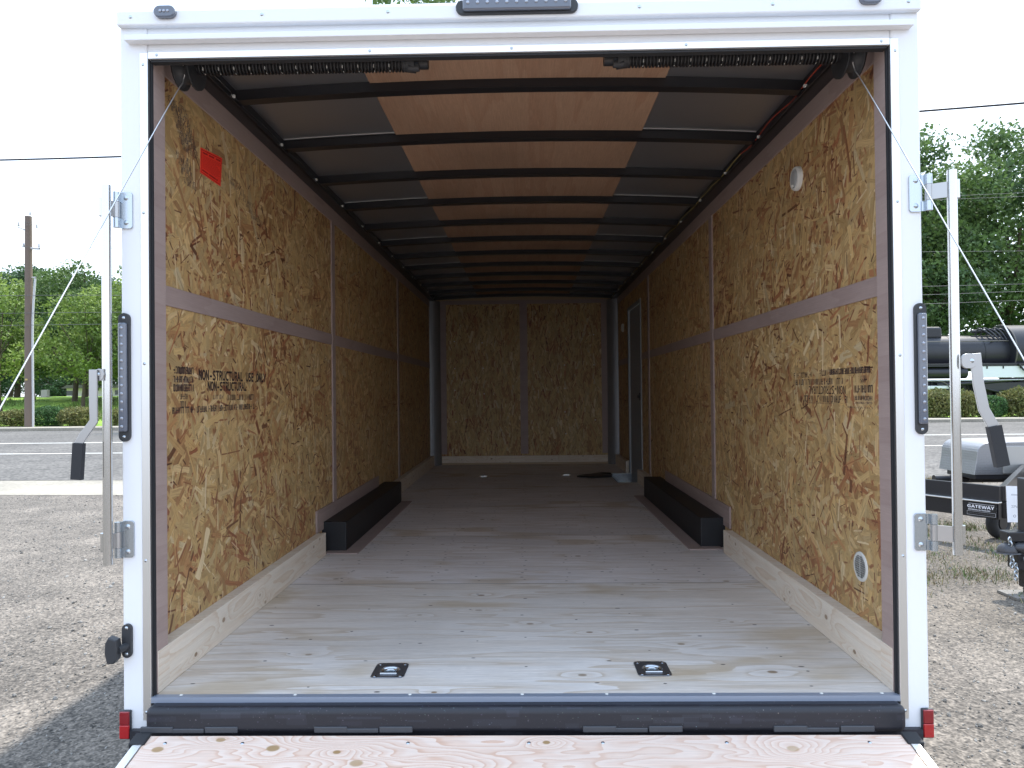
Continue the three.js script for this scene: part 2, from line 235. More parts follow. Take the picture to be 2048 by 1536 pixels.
const rrect = (x0, x1, y0, y1, r, n = 5) => { const p = []; for (const [cx, cy, a] of [[x1 - r, y1 - r, 0], [x0 + r, y1 - r, 1], [x0 + r, y0 + r, 2], [x1 - r, y0 + r, 3]]) for (let i = 0; i <= n; i++) { const t = (a + i / n) * Math.PI / 2; p.push([cx + r * Math.cos(t), cy + r * Math.sin(t)]); } return p; };

// ------------------------------------------------------------------ scene-graph helpers
const used = new Map(), origin = new Map();
function numbered(n) { const k = used.get(n) ?? 0; used.set(n, k + 1); return k ? `${n}_${String(k).padStart(3, '0')}` : n; }
const shade = (o) => { o.castShadow = o.receiveShadow = true; return o; };
function thing(name, label, category, pos = [0, 0, 0], group) { const o = new THREE.Group(); o.name = numbered(name); o.position.set(...pos); o.userData = { label, category }; if (group) o.userData.group = group; origin.set(o, pos); scene.add(o); return o; }
function solo(name, g, m, label, category, group) { const o = shade(new THREE.Mesh(g, m)); o.name = numbered(name); o.userData = { label, category }; if (group) o.userData.group = group; scene.add(o); return o; }
function struct(name, g, m) { const o = shade(new THREE.Mesh(g, m)); o.name = name; o.userData.kind = 'structure'; scene.add(o); return o; }
function part(parent, name, g, m, label) {          // g authored in world metres; shifted to the root's base
  const or = origin.get(parent) ?? [0, 0, 0], q = Array.isArray(g) ? mg(g) : g; q.translate(-or[0], -or[1], -or[2]);
  const o = shade(new THREE.Mesh(q, m)); o.name = name; if (label) o.userData.label = label; parent.add(o); origin.set(o, or); return o;
}
function holder(parent, name, label) { const o = new THREE.Group(); o.name = name; if (label) o.userData.label = label; parent.add(o); origin.set(o, origin.get(parent)); return o; }
function dup(o, pos, turn, scale, label) { const c = o.clone(); c.name = numbered(o.name.replace(/_\d{3}$/, '')); c.position.set(...pos); c.rotation.y = turn; if (scale) c.scale.set(...(Array.isArray(scale) ? scale : [scale, scale, scale])); c.userData = { ...o.userData, label }; scene.add(c); return c; }

// ------------------------------------------------------------------ the setting
function sheet(xs, zs, y, fn) {                     // grid over x and z, uv in metres
  const nx = xs.length, nz = zs.length, p = [], u = [], c = [], id = [];
  for (const z of zs) for (const x of xs) { p.push(x, typeof y === 'function' ? y(x, z) : y, z); u.push(x, z); if (fn) c.push(...fn(x, z)); }
  for (let j = 0; j < nz - 1; j++) for (let i = 0; i < nx - 1; i++) { const a = j * nx + i; id.push(a, a + nx, a + 1, a + 1, a + nx, a + nx + 1); }
  const g = new THREE.BufferGeometry(); g.setAttribute('position', new THREE.Float32BufferAttribute(p, 3)); g.setAttribute('uv', new THREE.Float32BufferAttribute(u, 2)); if (fn) g.setAttribute('color', new THREE.Float32BufferAttribute(c, 3));
  g.setIndex(id); g.computeVertexNormals(); return g;
}
const lawnH = (x, z) => 0.11 + 1.25 * smooth(-33.5, -60, z) * smooth(4, -14, x) + 0.2 * smooth(-34, -60, z) * (fbm(x * 0.08, z * 0.08, 12, 3) - 0.3);   // the park rises gently from the road
const lin = (a, b, n) => Array.from({ length: n + 1 }, (_, i) => a + (b - a) * i / n);
{
  const ax = []; for (let i = -90; i <= 90; i++) ax.push(Math.sinh(i / 90 * 4.6) * 8);
  const az = ax.map((v) => v - 6).filter((v) => v < 200);
  struct('ground', sheet(ax, az.sort((a, b) => a - b), 0, (x, z) => {
    const n = fbm(x * 0.5 + 50, z * 0.5 + 90, 3, 4), m = fbm(x * 1.7 + 20, z * 1.7 + 40, 7, 3), l = 0.78 + 0.3 * (n - 0.5) + 0.22 * (m - 0.5);
    const dirtShade = smooth(2.0, 3.4, x) * smooth(-2.5, -5.0, z) * smooth(0.42, 0.6, fbm(x * 0.9 + 7, z * 0.9 + 3, 33, 4));   // trodden earth and dead grass by the parked trailers, with shadow painted in
    return [mix(l, 0.46, 0.7 * dirtShade), mix(l, 0.43, 0.7 * dirtShade), mix(l, 0.37, 0.7 * dirtShade)];
  }), M.gravel);
  const edge = (x) => -13.1 + 0.046 * (x + 9.5);    // the road runs a little askew
  const rx = lin(-160, 160, 64);
  const roadG = new THREE.BufferGeometry(); { const p = [], u = [], id = []; rx.forEach((x, i) => { const z0 = edge(x) + 0.12 * (vn(x * 1.3, 0, 4) - 0.5) * (x > -1 ? 3 : 0.6), z1 = -31.5; p.push(x, 0.008, z0, x, 0.008, z1); u.push(x, z0, x, z1); if (i) { const a = 2 * i; id.push(a - 2, a, a - 1, a, a + 1, a - 1); } }); roadG.setAttribute('position', new THREE.Float32BufferAttribute(p, 3)); roadG.setAttribute('uv', new THREE.Float32BufferAttribute(u, 2)); roadG.setIndex(id); roadG.computeVertexNormals(); }
  const road = struct('road', roadG, M.asphalt);
  for (const [z0, z1] of [[-18.98, -19.12], [-23.2, -23.38]]) { const l = shade(new THREE.Mesh(sheet(lin(-160, 160, 2), [z1, z0], 0.013), M.paint)); l.name = 'lane_line'; road.add(l); }
  struct('concrete_apron', (() => { const x = [-120, -1.5], p = [], u = []; for (const q of x) p.push(q, 0.004, edge(q) + 1.9 - 0.05, q, 0.004, edge(q) - 0.02); for (let i = 0; i < p.length; i += 3) u.push(p[i], p[i + 2]); const g = new THREE.BufferGeometry(); g.setAttribute('position', new THREE.Float32BufferAttribute(p, 3)); g.setAttribute('uv', new THREE.Float32BufferAttribute(u, 2)); g.setIndex([0, 2, 1, 2, 3, 1]); g.computeVertexNormals(); return g; })(), M.concrete);
  struct('kerb', rb(-160, 160, 0, 0.14, -31.72, -31.5, 0.02), M.concrete);
  struct('sidewalk', sheet(lin(-160, 160, 2), [-33.0, -31.72], 0.135), M.concrete);
  struct('lawn', sheet(lin(-200, 200, 100), lin(-170, -33.0, 90), lawnH), M.lawn);
  // loose stones on the lot
  const R = rng(9), st = new THREE.IcosahedronGeometry(1, 0), im = new THREE.InstancedMesh(st, mat({ color: C(0.8, 0.8, 0.8), roughness: 0.9 }), 26000), m4 = new THREE.Matrix4(), q = new THREE.Quaternion(), col = new THREE.Color();
  for (let i = 0; i < 26000; i++) {
    const d = 2.6 + 8.5 * Math.pow(R(), 0.8), side = R() < 0.5 ? -1 : 1, x = side * (1.5 + d * (0.05 + 0.75 * R())), s = 0.003 + 0.006 * R() * R() + (R() < 0.02 ? 0.008 : 0);
    q.setFromEuler(new THREE.Euler(R() * 6, R() * 6, R() * 6)); m4.compose(V(x, s * 0.3, -d), q, V(s * (0.8 + 0.6 * R()), s * (0.5 + 0.3 * R()), s)); im.setMatrixAt(i, m4);
    const l = 0.1 + 0.28 * R(); im.setColorAt(i, col.setRGB(l * 1.05, l, l * 0.92));
  }
  im.name = 'gravel'; im.userData = { kind: 'stuff', label: 'loose small stones scattered over the gravel lot', category: 'gravel' }; shade(im); scene.add(im);
}

// ------------------------------------------------------------------ the enclosed trailer
const ZR = -2.332, F = 0.56, W = 1.238, WO = 1.282, ZB = -9.711, TOP = 2.72;
const T = thing('enclosed_trailer', 'white enclosed cargo trailer seen through its open rear, strand board walls inside', 'trailer', [0, 0, ZR]);
function fit(g, fu, fv) { const p = g.attributes.position, u = new Float32Array(p.count * 2); for (let i = 0; i < p.count; i++) { u[2 * i] = fu(p.getX(i), p.getY(i), p.getZ(i)); u[2 * i + 1] = fv(p.getX(i), p.getY(i), p.getZ(i)); } g.setAttribute('uv', new THREE.BufferAttribute(u, 2)); return g; }
const screwG = (r) => new THREE.LatheGeometry([[0, 0.0022], [r * 0.35, 0.0021], [r * 0.8, 0.0012], [r, 0]].map((p) => new THREE.Vector2(p[0], p[1] * r / 0.005)), 10);
function screw(parent, x, y, z, dir, r = 0.005, m = M.zinc, name = 'screw') { const g = screwG(r); if (dir === 'z') g.rotateX(Math.PI / 2); else if (dir === 'x') g.rotateZ(-Math.PI / 2); else if (dir === '-x') g.rotateZ(Math.PI / 2); g.translate(x, y, z); return part(parent, name, g, m); }
const c = (x) => 2.79 + 0.04 * (1 - (x / 1.24) ** 2);   // underside of the arched roof

{ // shell
  const fr = holder(T, 'rear_frame');
  for (const s of [-1, 1]) {
    part(fr, 'corner_post', rb(s * 1.192, s * WO, 0.43, TOP + 0.005, ZR, ZR - 0.1, 0.008), M.white);
    part(fr, 'jamb_seal', [bx(s * 1.187, s * 1.1925, 0.5, 2.62, ZR - 0.006, ZR - 0.026), bx(s * 1.183, s * 1.188, 0.5, 2.62, ZR - 0.014, ZR - 0.022)], M.rubber);
    part(fr, 'jamb_lining', rb(s * 1.1855, s * 1.1921, F, 2.64, ZR - 0.028, ZR - 0.103, 0.002), M.trim);
    const tr = part(fr, 'trim_strip', [rb(s * 1.1895, s * 1.2155, 0.49, 2.6395, ZR, ZR + 0.003, 0.0012), bx(s * 1.1895, s * 1.1915, 0.49, 2.62, ZR - 0.0001, ZR - 0.006)], M.alu);
    for (const y of [2.6, 2.12, 1.633, 1.0, 0.515]) screw(tr, s * 1.2045, y, ZR + 0.003, 'z');
  }
  const hd = part(fr, 'header', [rb(-1.1919, 1.1919, 2.62, TOP + 0.004, ZR - 0.004, ZR - 0.034, 0.003), bx(-1.19, 1.19, 2.7, 2.775, ZR - 0.034, ZR - 0.0995)], M.white);
  part(fr, 'header_trim', rb(-1.189, 1.189, 2.6195, 2.642, ZR - 0.004, ZR + 0.002, 0.0015), M.alu);
  part(fr, 'header_seal', bx(-1.183, 1.183, 2.612, 2.6198, ZR - 0.006, ZR - 0.032), M.rubber);
  for (const x of [-1.16, -0.468, -0.012, 0.545, 1.162]) screw(hd, x, 2.631, ZR + 0.002, 'z');
  part(fr, 'drip_flange', rb(-1.252, 1.252, 2.667, 2.686, ZR - 0.003, ZR + 0.03, 0.003), M.white);
  const cap = part(T, 'roof_cap', [rb(-WO, WO, TOP, 2.768, ZR - 0.1, ZR + 0.02, 0.006), rb(-WO, WO, 2.75, 2.782, ZR - 0.1, ZR + 0.006, 0.01, 4)], M.white);
  for (const x of [-1.235, -0.81, -0.405, 0.395, 0.815, 1.24]) screw(cap, x, 2.747, ZR + 0.02, 'z', 0.006);
  // roof, sides, front, underside: the outer skin
  const arch = (x0, x1, off, th, z0, z1, n = 14) => { const p = []; for (let i = 0; i <= n; i++) { const x = x0 + (x1 - x0) * i / n; p.push([x, c(x) + off]); } for (let i = n; i >= 0; i--) { const x = x0 + (x1 - x0) * i / n; p.push([x, c(x) + off + th]); } return metric(ext(p, Math.abs(z1 - z0)).translate(0, 0, Math.min(z0, z1))); };
  const roof = part(T, 'roof', arch(-1.26, 1.26, 0.0, 0.008, ZR - 0.1, ZB - 0.04), M.skin, 'dark metal roof skin between the bows');
  for (let k = 0; k < 12; k++) { const z = k < 11 ? -3.015 - 0.609 * k : -9.66; part(roof, 'roof_bow', [arch(-1.18, 1.18, -0.042, 0.0415, z - 0.014, z + 0.014), arch(-1.18, 1.18, -0.044, 0.004, z - 0.04, z + 0.016)], M.blackPaint); }
  for (let k = 0; k < 3; k++) { const z0 = -2.46 - 2.44 * k + 0, z1 = Math.max(z0 - 2.437, -9.7); part(roof, 'ceiling_panel', fit(arch(-0.61, 0.61, -0.007, 0.005, z0, z1), (x, y, z) => -z / 2.44 + k * 0.37, (x) => x / 1.22 + 0.5), M.luan, 'plywood sheet down the middle of the ceiling'); }
  for (const k of [1, 3, 5, 7]) for (const s of [-1, 1]) { const z = -3.015 - 0.609 * k + 0.028; part(roof, 'skin_seam', arch(s * 0.615, s * 1.165, -0.0025, 0.0023, z, z + 0.0025), M.seam); }
  for (const s of [-1, 1]) {
    part(roof, 'roof_rail', [rb(s * 1.17, s * W, 2.738, 2.8, ZR - 0.1, ZB, 0.003), bx(s * 1.165, s * 1.18, 2.738, 2.75, ZR - 0.1, ZB)], M.blackPaint);
    const pts = []; for (let i = 0; i <= 48; i++) pts.push([s * (1.163 + 0.004 * Math.sin(i * 1.9)), 2.752 + 0.012 * Math.abs(Math.sin(i * Math.PI / 4)) * (s > 0 ? 1 : 0.3), -2.5 - i * 0.148]);
    if (s > 0) { part(roof, 'wire', tube(pts.slice(0, 10), 0.0025, 6, 40), M.wireRed, 'red wire clipped along the rail'); part(roof, 'wire', tube(pts.slice(9), 0.0025, 6, 160), M.wireYellow, 'yellowish wire clipped along the rail'); } else part(roof, 'wire', tube(pts, 0.0022, 6, 192), M.zinc, 'thin pale wire clipped along the rail');
    for (let k = 0; k < 12; k++) { const z = -2.96 - 0.592 * k; part(roof, 'clip', [rb(s * 1.156, s * 1.17, 2.747, 2.759, z - 0.007, z + 0.007, 0.003)], M.whitePlastic); }
  }
  // front (far) wall
  part(T, 'front_skin', bx(-WO, WO, 0.36, 2.8, ZB - 0.02, ZB - 0.05), M.white);
  const osbV = osb(1024, 1792, 850, 301, { bias: Math.PI / 2, spread: 1.0 });
  M.osbBack = mat({ color: C(0.92, 0.95, 1), map: osbV[0], bumpMap: osbV[1], bumpScale: 0.0006, roughness: 0.6 });
  const fw = part(T, 'front_wall', bx(-1.2385, 1.2385, 0.4, 2.795, ZB, ZB - 0.02), M.ply);
  for (const s of [-1, 1]) part(fw, 'strand_board', fit(bx(s * 0.004, s * 1.1, F + 0.06, 2.72, ZB + 0.0005, ZB + 0.011), (x) => (s < 0 ? (x + 1.1) / 1.2 : (x + 0.02) / 1.2), (x, y) => (s < 0 ? (y - F) / 2.11 : 1 - (y - F) / 2.11)), M.osbBack);
  part(fw, 'batten', rb(-0.05, 0.05, F + 0.14, 2.73, ZB + 0.011, ZB + 0.017, 0.002), M.trim);
  for (const s of [-1, 1]) { part(fw, 'batten', rb(s * 1.03, s * 1.12, F + 0.14, 2.73, ZB + 0.0112, ZB + 0.0172, 0.002), M.trim); part(fw, 'corner_column', (() => { const p = [[s * W, 0]]; for (let i = 0; i <= 8; i++) { const t = i / 8 * Math.PI / 2; p.push([s * (W - 0.135 * Math.cos(t)), 0.135 * Math.sin(t)]); } if (s > 0) p.reverse(); return ext(p.map(([x, q]) => [x, -(ZB + 0.001 + q)]), 2.73 - F).rotateX(-Math.PI / 2).translate(0, F + 0.001, 0); })(), M.column); }
  part(fw, 'batten', rb(-1.1, 1.1, 2.69, 2.74, ZB + 0.0114, ZB + 0.0185, 0.002), M.trim);
  part(fw, 'base_board', rb(-1.1, 1.1, F + 0.028, F + 0.116, ZB + 0.0005, ZB + 0.03, 0.003), M.kick);
  for (const [x, y] of [[-0.92, 2.2], [-0.55, 2.18], [-0.92, 1.84], [-0.54, 1.84], [-0.92, 1.55], [-0.53, 1.5], [-0.91, 1.13], [0.54, 1.87], [0.54, 1.56], [0.54, 1.25], [0.93, 2.27], [0.93, 1.87], [0.94, 1.14], [0.55, 0.96]]) screw(fw, x, y, ZB + 0.011, 'z', 0.009, M.whitePlastic);

  // side walls
  const ll = osb(1934, 1096, PPM, 101, { spread: 3.0, paint: paintLeftLower }), lu = osb(1934, 680, PPM, 102, { spread: 3.0, bias: 0.5, paint: paintLeftUpper }), rl = osb(1934, 1096, PPM, 103, { spread: 3.0, bias: 0.3, paint: paintRightLower }), ru = osb(1934, 680, PPM, 104, { spread: 2.6, bias: 0.9 }), gen = osb(2048, 1096, 840, 105, { spread: 3.0 });
  const om = (p) => mat({ color: C(0.96, 0.95, 0.96), map: p[0], bumpMap: p[1], bumpScale: 0.0006, roughness: 0.55 });
  const OM = { '-1l': om(ll), '-1u': om(lu), '1l': om(rl), '1u': om(ru), g: om(gen) };
  for (const s of [-1, 1]) {
    const side = s < 0 ? 'left' : 'right';
    const wallG = s < 0 ? [bx(-WO, -WO + 0.025, 0.36, 2.78, ZR - 0.1, ZB - 0.05)] : [bx(WO - 0.025, WO, 0.36, 2.78, ZR - 0.1, -7.7), bx(WO - 0.025, WO, 2.46, 2.8, -7.7, -8.56), bx(WO - 0.025, WO, 0.36, 2.8, -8.56, ZB - 0.05)];
    const w = part(T, 'side_wall', wallG, M.white, `${side} wall lined with strand board`);
    const zs = [[-2.446, -4.757], [-4.759, -7.197], [-7.199, ZB + 0.001]], ys = [['l', F + 0.0, 1.88], ['u', 1.882, 2.7]];
    zs.forEach(([z0, z1], k) => ys.forEach(([n, y0, y1]) => {
      const near = k === 0, m = near ? OM[s + n] : OM.g, fl = (k + (s > 0 ? 1 : 0) + (n === 'u' ? 1 : 0)) % 2;
      const fu = near ? (x, y, z) => (-z - 2.43) / 2.33 : (x, y, z) => (fl ? (-z + z0) / 2.44 : 1 - (-z + z0) / 2.44), fv = near ? (x, y) => (n === 'l' ? (y - F) / 1.32 : (y - 1.86) / 0.82) : (x, y) => (n === 'l' ? (y - F) / 1.32 : 1 - (y - 1.86) / 1.32);
      const pieces = s > 0 && k === 2 ? [[z0, -7.69, y0, y1], [-8.57, z1, y0, y1], ...(n === 'u' ? [[-7.69, -8.57, 2.47, y1]] : [])] : [[z0, z1, y0, y1]];
      for (const [a, b, p, q] of pieces) part(w, 'strand_board', fit(bx(s * W, s * (W + 0.011), p, q, a, b), fu, fv), m);
    }));
    const strip = (y0, y1, z0, z1, d = 0.007) => part(w, 'batten', rb(s * (W - d), s * (W + 0.0005), y0, y1, z0, z1, 0.0015), M.trim);
    for (const [a, b] of s > 0 ? [[-2.446, -7.69], [-8.57, ZB + 0.14]] : [[-2.446, ZB + 0.14]]) { strip(1.845, 1.915, a, b, 0.006); strip(2.652, 2.739, a, b, 0.0065); }
    if (s > 0) strip(2.652, 2.739, -7.691, -8.569, 0.0065);
    for (const z of [-4.757, -7.197]) strip(F + 0.13, 2.6515, z - 0.036, z + 0.036, 0.0095);
    const kb = (z0, z1, label) => part(w, 'kick_board', [rb(s * 1.1835, s * 1.2015, F + 0.001, 0.697, z0, z1, 0.0015), rb(s * 1.2022, s * 1.2375, F + 0.001, 0.694, z0 - 0.075, z1, 0.0015)], M.kick, label);
    kb(-2.366, -4.36); if (s < 0) kb(-6.5, ZB + 0.14); else { kb(-6.72, -7.7); kb(-8.57, ZB + 0.14); }
    // wheel box
    const z0 = s < 0 ? -4.47 : -4.52, z1 = s < 0 ? -6.46 : -6.68;
    const box = part(T, 'wheel_box', rb(s * 1.088, s * (W + 0.02), F - 0.05, 0.742, z0, z1, 0.006), M.wheelBox, `black metal wheel box along the ${side} wall`);
    part(box, 'floor_flange', [bx(s * 1.0, s * 1.0875, F + 0.0005, F + 0.0065, z0 + 0.075, z1 - 0.03), bx(s * 1.0872, s * 1.204, F + 0.0005, F + 0.0065, z0 + 0.075, z0 + 0.001)], M.trim);
    part(box, 'wall_flange', [bx(s * 1.226, s * 1.2365, 0.7425, 0.828, z0 + 0.14, z1 + 0.3), bx(s * 1.226, s * 1.2365, 0.698, 0.7422, z0 + 0.14, z0 + 0.002)], M.trim);
  }
  // side door and its step well
  const dr = part(T, 'side_door', [rb(1.246, 1.276, 0.42, 2.452, -7.706, -8.55, 0.004)], M.doorPaint, 'grey metal side door near the front of the right wall');
  part(dr, 'door_frame', [rb(1.225, 1.245, 0.5, 2.47, -7.66, -7.7, 0.003), rb(1.225, 1.245, 0.56, 2.47, -8.557, -8.6, 0.003), rb(1.225, 1.245, 2.455, 2.49, -7.66, -8.6, 0.003)], M.doorPaint);
  part(dr, 'door_latch', [rb(1.225, 1.246, 1.42, 1.5, -7.75, -7.8, 0.006), rb(1.212, 1.228, 1.445, 1.475, -7.74, -7.84, 0.004)], M.black);
  part(T, 'step_well', [bx(0.99, 1.245, 0.39, 0.4, -7.72, -8.54), bx(0.975, 0.99, 0.39, F - 0.001, -7.7, -8.56), bx(0.99, 1.245, 0.39, F - 0.001, -7.7, -7.715), bx(0.99, 1.245, 0.39, F - 0.001, -8.545, -8.56)], M.zinc, 'recessed metal step well by the side door');

  // lights on the rear frame
  const stadium = (cx, cy, hw, hh, n = 10) => { const p = [], r = Math.min(hw, hh); for (let i = 0; i <= n; i++) { const t = Math.PI * i / n; p.push(hh > hw ? [cx + r * Math.cos(t), cy + hh - r + r * Math.sin(t)] : [cx + hw - r + r * Math.sin(t), cy - r * Math.cos(t)]); } for (let i = 0; i <= n; i++) { const t = Math.PI * i / n; p.push(hh > hw ? [cx - r * Math.cos(t), cy - hh + r - r * Math.sin(t)] : [cx - hw + r - r * Math.sin(t), cy + r * Math.cos(t)]); } return p; };
  for (const s of [-1, 1]) {
    const l = part(T, 'tail_light', ext(stadium(s * 1.268, 1.59, 0.0165, 0.205), 0.01, 0.002).translate(0, 0, ZR - 0.001), M.plastic, `long clear LED tail light strip on the ${s < 0 ? 'left' : 'right'} post`);
    part(l, 'lens', rb(s * 1.2545, s * 1.2815, 1.415, 1.765, ZR + 0.008, ZR + 0.024, 0.007, 3), M.lens);
    for (let i = 0; i < 13; i++) part(l, 'led', new THREE.SphereGeometry(0.0055, 10, 6).scale(1, 1, 0.5).translate(s * 1.268, 1.432 + i * 0.0263, ZR + 0.0245), M.led);
    for (const y of [1.399, 1.781]) screw(l, s * 1.268, y, ZR + 0.011, 'z', 0.005);
    const mk = part(T, 'marker_light', ext(stadium(s * 1.1195, 2.757, 0.031, 0.0155), 0.012, 0.004).translate(0, 0, ZR + 0.019), M.lens, `small oval clearance light at the ${s < 0 ? 'left' : 'right'} end of the roof edge`);
    part(mk, 'led', [0, 1, 2].map((i) => new THREE.SphereGeometry(0.005, 8, 6).scale(1, 1, 0.5).translate(s * 1.1195 - 0.012 + 0.012 * i, 2.757, ZR + 0.036)), M.led);
    const rf = part(T, 'reflector', rb(s * 1.252, s * 1.289, 0.432, 0.524, ZR + 0.0, ZR + 0.012, 0.004), M.plastic, `red rectangular reflector at the foot of the ${s < 0 ? 'left' : 'right'} post`);
    part(rf, 'lens', rb(s * 1.2545, s * 1.2865, 0.4795, 0.5215, ZR + 0.008, ZR + 0.016, 0.003), M.red2); part(rf, 'lens', rb(s * 1.2545, s * 1.2865, 0.4355, 0.4785, ZR + 0.008, ZR + 0.0165, 0.003), M.red);
  }
  const cl = part(T, 'light_bar', ext(stadium(0.0065, 2.752, 0.192, 0.021), 0.01, 0.002).translate(0, 0, ZR + 0.019), M.plastic, 'smoked LED light bar at the middle of the roof edge');
  part(cl, 'lens', rb(-0.165, 0.178, 2.735, 2.772, ZR + 0.028, ZR + 0.046, 0.007, 3), M.lens);
  for (let i = 0; i < 11; i++) part(cl, 'led', new THREE.SphereGeometry(0.006, 10, 6).scale(1, 1, 0.5).translate(-0.148 + i * 0.0308, 2.758, ZR + 0.0465), M.led);

  // door latch on the left post
  const la = part(T, 'latch', ext(rrect(-1.278, -1.25, 0.693, 0.797, 0.0135), 0.008, 0.002).translate(0, 0, ZR + 0.001), M.plastic, 'black turn latch low on the left post');
  part(la, 'lever', [ext([[-1.303, 0.69], [-1.289, 0.689], [-1.279, 0.70], [-1.276, 0.73], [-1.28, 0.757], [-1.3, 0.764], [-1.308, 0.75], [-1.31, 0.72]], 0.022, 0.004).translate(0, 0, ZR + 0.024), cyl([-1.266, 0.728, ZR + 0.006], [-1.275, 0.726, ZR + 0.04], 0.013, 0.011)], M.plastic);
  for (const y of [0.704, 0.787]) screw(la, -1.264, y, ZR + 0.011, 'z', 0.0055);

  // hinges and the lock bars they carry
  const bars = [{ s: -1, X: -1.3, Z: -2.283, top: 2.198, bot: 0.999, hy: [2.128, 1.07], kx: -1.287 }, { s: 1, X: 1.349, Z: -2.283, top: 2.203, bot: 1.013, hy: [2.144, 1.076], kx: 1.296 }];
  for (const b of bars) {
    const side = b.s < 0 ? 'left' : 'right', kz = ZR + 0.016;
    b.hy.forEach((y, i) => {
      const h = part(T, 'hinge', ext(rrect(Math.min(b.s * 1.2415, b.s * 1.28), Math.max(b.s * 1.2415, b.s * 1.28), y - 0.058, y + 0.058, 0.008), 0.004, 0.001).translate(0, 0, ZR + 0.0012), M.zinc, `${i ? 'lower' : 'upper'} zinc hinge on the ${side} post`);
      part(h, 'knuckle', [cyl([b.kx, y - 0.057, kz], [b.kx, y - 0.026, kz], 0.0105), cyl([b.kx, y + 0.026, kz], [b.kx, y + 0.057, kz], 0.0105), bx(b.s * 1.277, b.kx, y - 0.057, y - 0.026, kz - 0.0095, kz - 0.006), bx(b.s * 1.277, b.kx, y + 0.026, y + 0.057, kz - 0.0095, kz - 0.006)], M.zinc);
      part(h, 'knuckle', cyl([b.kx, y - 0.025, kz], [b.kx, y + 0.025, kz], 0.0112), M.steel);
      for (const d of [-0.04, 0.04]) screw(h, b.s * 1.26, y + d, ZR + 0.006, 'z', 0.0085, M.zinc, 'bolt');
      const A = V(b.kx, y, kz + 0.004), B = V(b.X, y, b.Z + 0.004), L = A.distanceTo(B), g = bx(0, L, y - 0.024, y + 0.024, -0.003, 0.003); g.rotateY(-Math.atan2(B.z - A.z, B.x - A.x)); g.translate(A.x, 0, A.z);
      part(h, 'arm', g, M.steel);
    });
    const lb = part(T, 'lock_bar', [cyl([b.X, b.bot, b.Z], [b.X, b.top, b.Z], 0.0142, 0.0142, 24), ...b.hy.map((y) => rb(b.X + b.s * 0.006, b.X + b.s * 0.021, y - 0.03, y + 0.03, b.Z - 0.008, b.Z + 0.008, 0.003))], M.galv, `upright galvanized lock bar swung out beside the ${side} post`);
    if (b.s < 0) {
      part(lb, 'bracket', [ext([...ring(-1.313, 1.597, 0.016, 0.018, 16)], 0.006, 0.001).translate(0, 0, -2.266), bx(-1.313, -1.298, 1.579, 1.615, -2.266, -2.26)], M.steel);
      part(lb, 'handle', flat([[-1.326, 1.612], [-1.326, 1.5], [-1.325, 1.452], [-1.36, 1.405], [-1.374, 1.38]], 0.0235, -2.255, 0.006), M.steel, 'bent flat steel handle');
      part(lb, 'grip', flat([[-1.372, 1.384], [-1.379, 1.272]], 0.0305, -2.262, 0.019), M.rubber, 'black rubber grip');
      screw(lb, -1.314, 1.598, -2.258, 'z', 0.006, M.zinc, 'bolt');
    } else {
      part(lb, 'bracket', [ext(rrect(1.352, 1.394, 1.588, 1.631, 0.015), 0.006, 0.001).translate(0, 0, -2.257)], M.steel);
      part(lb, 'handle', flat([[1.4, 1.632], [1.408, 1.54], [1.423, 1.462], [1.45, 1.412], [1.454, 1.4]], 0.031, -2.266, 0.006), M.steel, 'bent flat steel handle');
      part(lb, 'grip', flat([[1.452, 1.41], [1.475, 1.288]], 0.038, -2.273, 0.02), M.rubber, 'black rubber grip');
      screw(lb, 1.382, 1.61, -2.25, 'z', 0.007, M.zinc, 'bolt');
    }
  }
  function flat(pts, w, z, th) {                    // a bent flat bar facing the doorway
    const n = pts.length, L = [], Rr = [];
    for (let i = 0; i < n; i++) { const a = pts[Math.max(0, i - 1)], b = pts[Math.min(n - 1, i + 1)], d = Math.hypot(b[0] - a[0], b[1] - a[1]), nx = -(b[1] - a[1]) / d, ny = (b[0] - a[0]) / d; L.push([pts[i][0] + nx * w / 2, pts[i][1] + ny * w / 2]); Rr.unshift([pts[i][0] - nx * w / 2, pts[i][1] - ny * w / 2]); }
    return ext([...L, ...Rr], th - 0.002, 0.001).translate(0, 0, z);
  }

  // floor
  const dCut = [[-0.462, -2.552], [0.452, -2.56]], fl = part(T, 'floor', [bx(-1.25, 0.974, 0.42, F - 0.0185, ZR - 0.03, ZB), bx(0.974, 1.25, 0.42, F - 0.0185, ZR - 0.03, -7.7), bx(0.974, 1.25, 0.42, F - 0.0185, -8.56, ZB)], M.black, 'plywood floor');
  const sheetA = ext([[-1.236, 2.34], [1.236, 2.34], [1.236, 3.7], [-1.236, 3.7]], 0.018, 0, dCut.map(([x, z]) => ring(x, -z, 0.037, 0.037, 28))).rotateX(-Math.PI / 2).translate(0, F - 0.018, 0);
  part(fl, 'plywood_sheet', fit(sheetA, (x) => (x + 1.24) / 2.48, (x, y, z) => (-z - 2.334) / 1.37), M.floorA);
  [[-3.7058, -4.9212], [-4.9268, -6.1412], [-6.1468, -7.3612], [-7.3668, -8.5812], [-8.5868, ZB]].forEach(([a, b], k) => {
    const g = k === 3 ? mg([bx(-1.236, 0.974, F - 0.018, F, a, b), bx(0.974, 1.236, F - 0.018, F, a, -7.7), bx(0.974, 1.236, F - 0.018, F, -8.56, b)]) : bx(-1.236, 1.236, F - 0.018, F, a, b);
    part(fl, 'plywood_sheet', fit(g, (x) => (k % 2 ? 1 : -1) * x / 2.48 + 0.5, (x, y, z) => (k === 1 || k === 2 ? -1 : 1) * (z - a) / 1.22), M.floorB);
  });
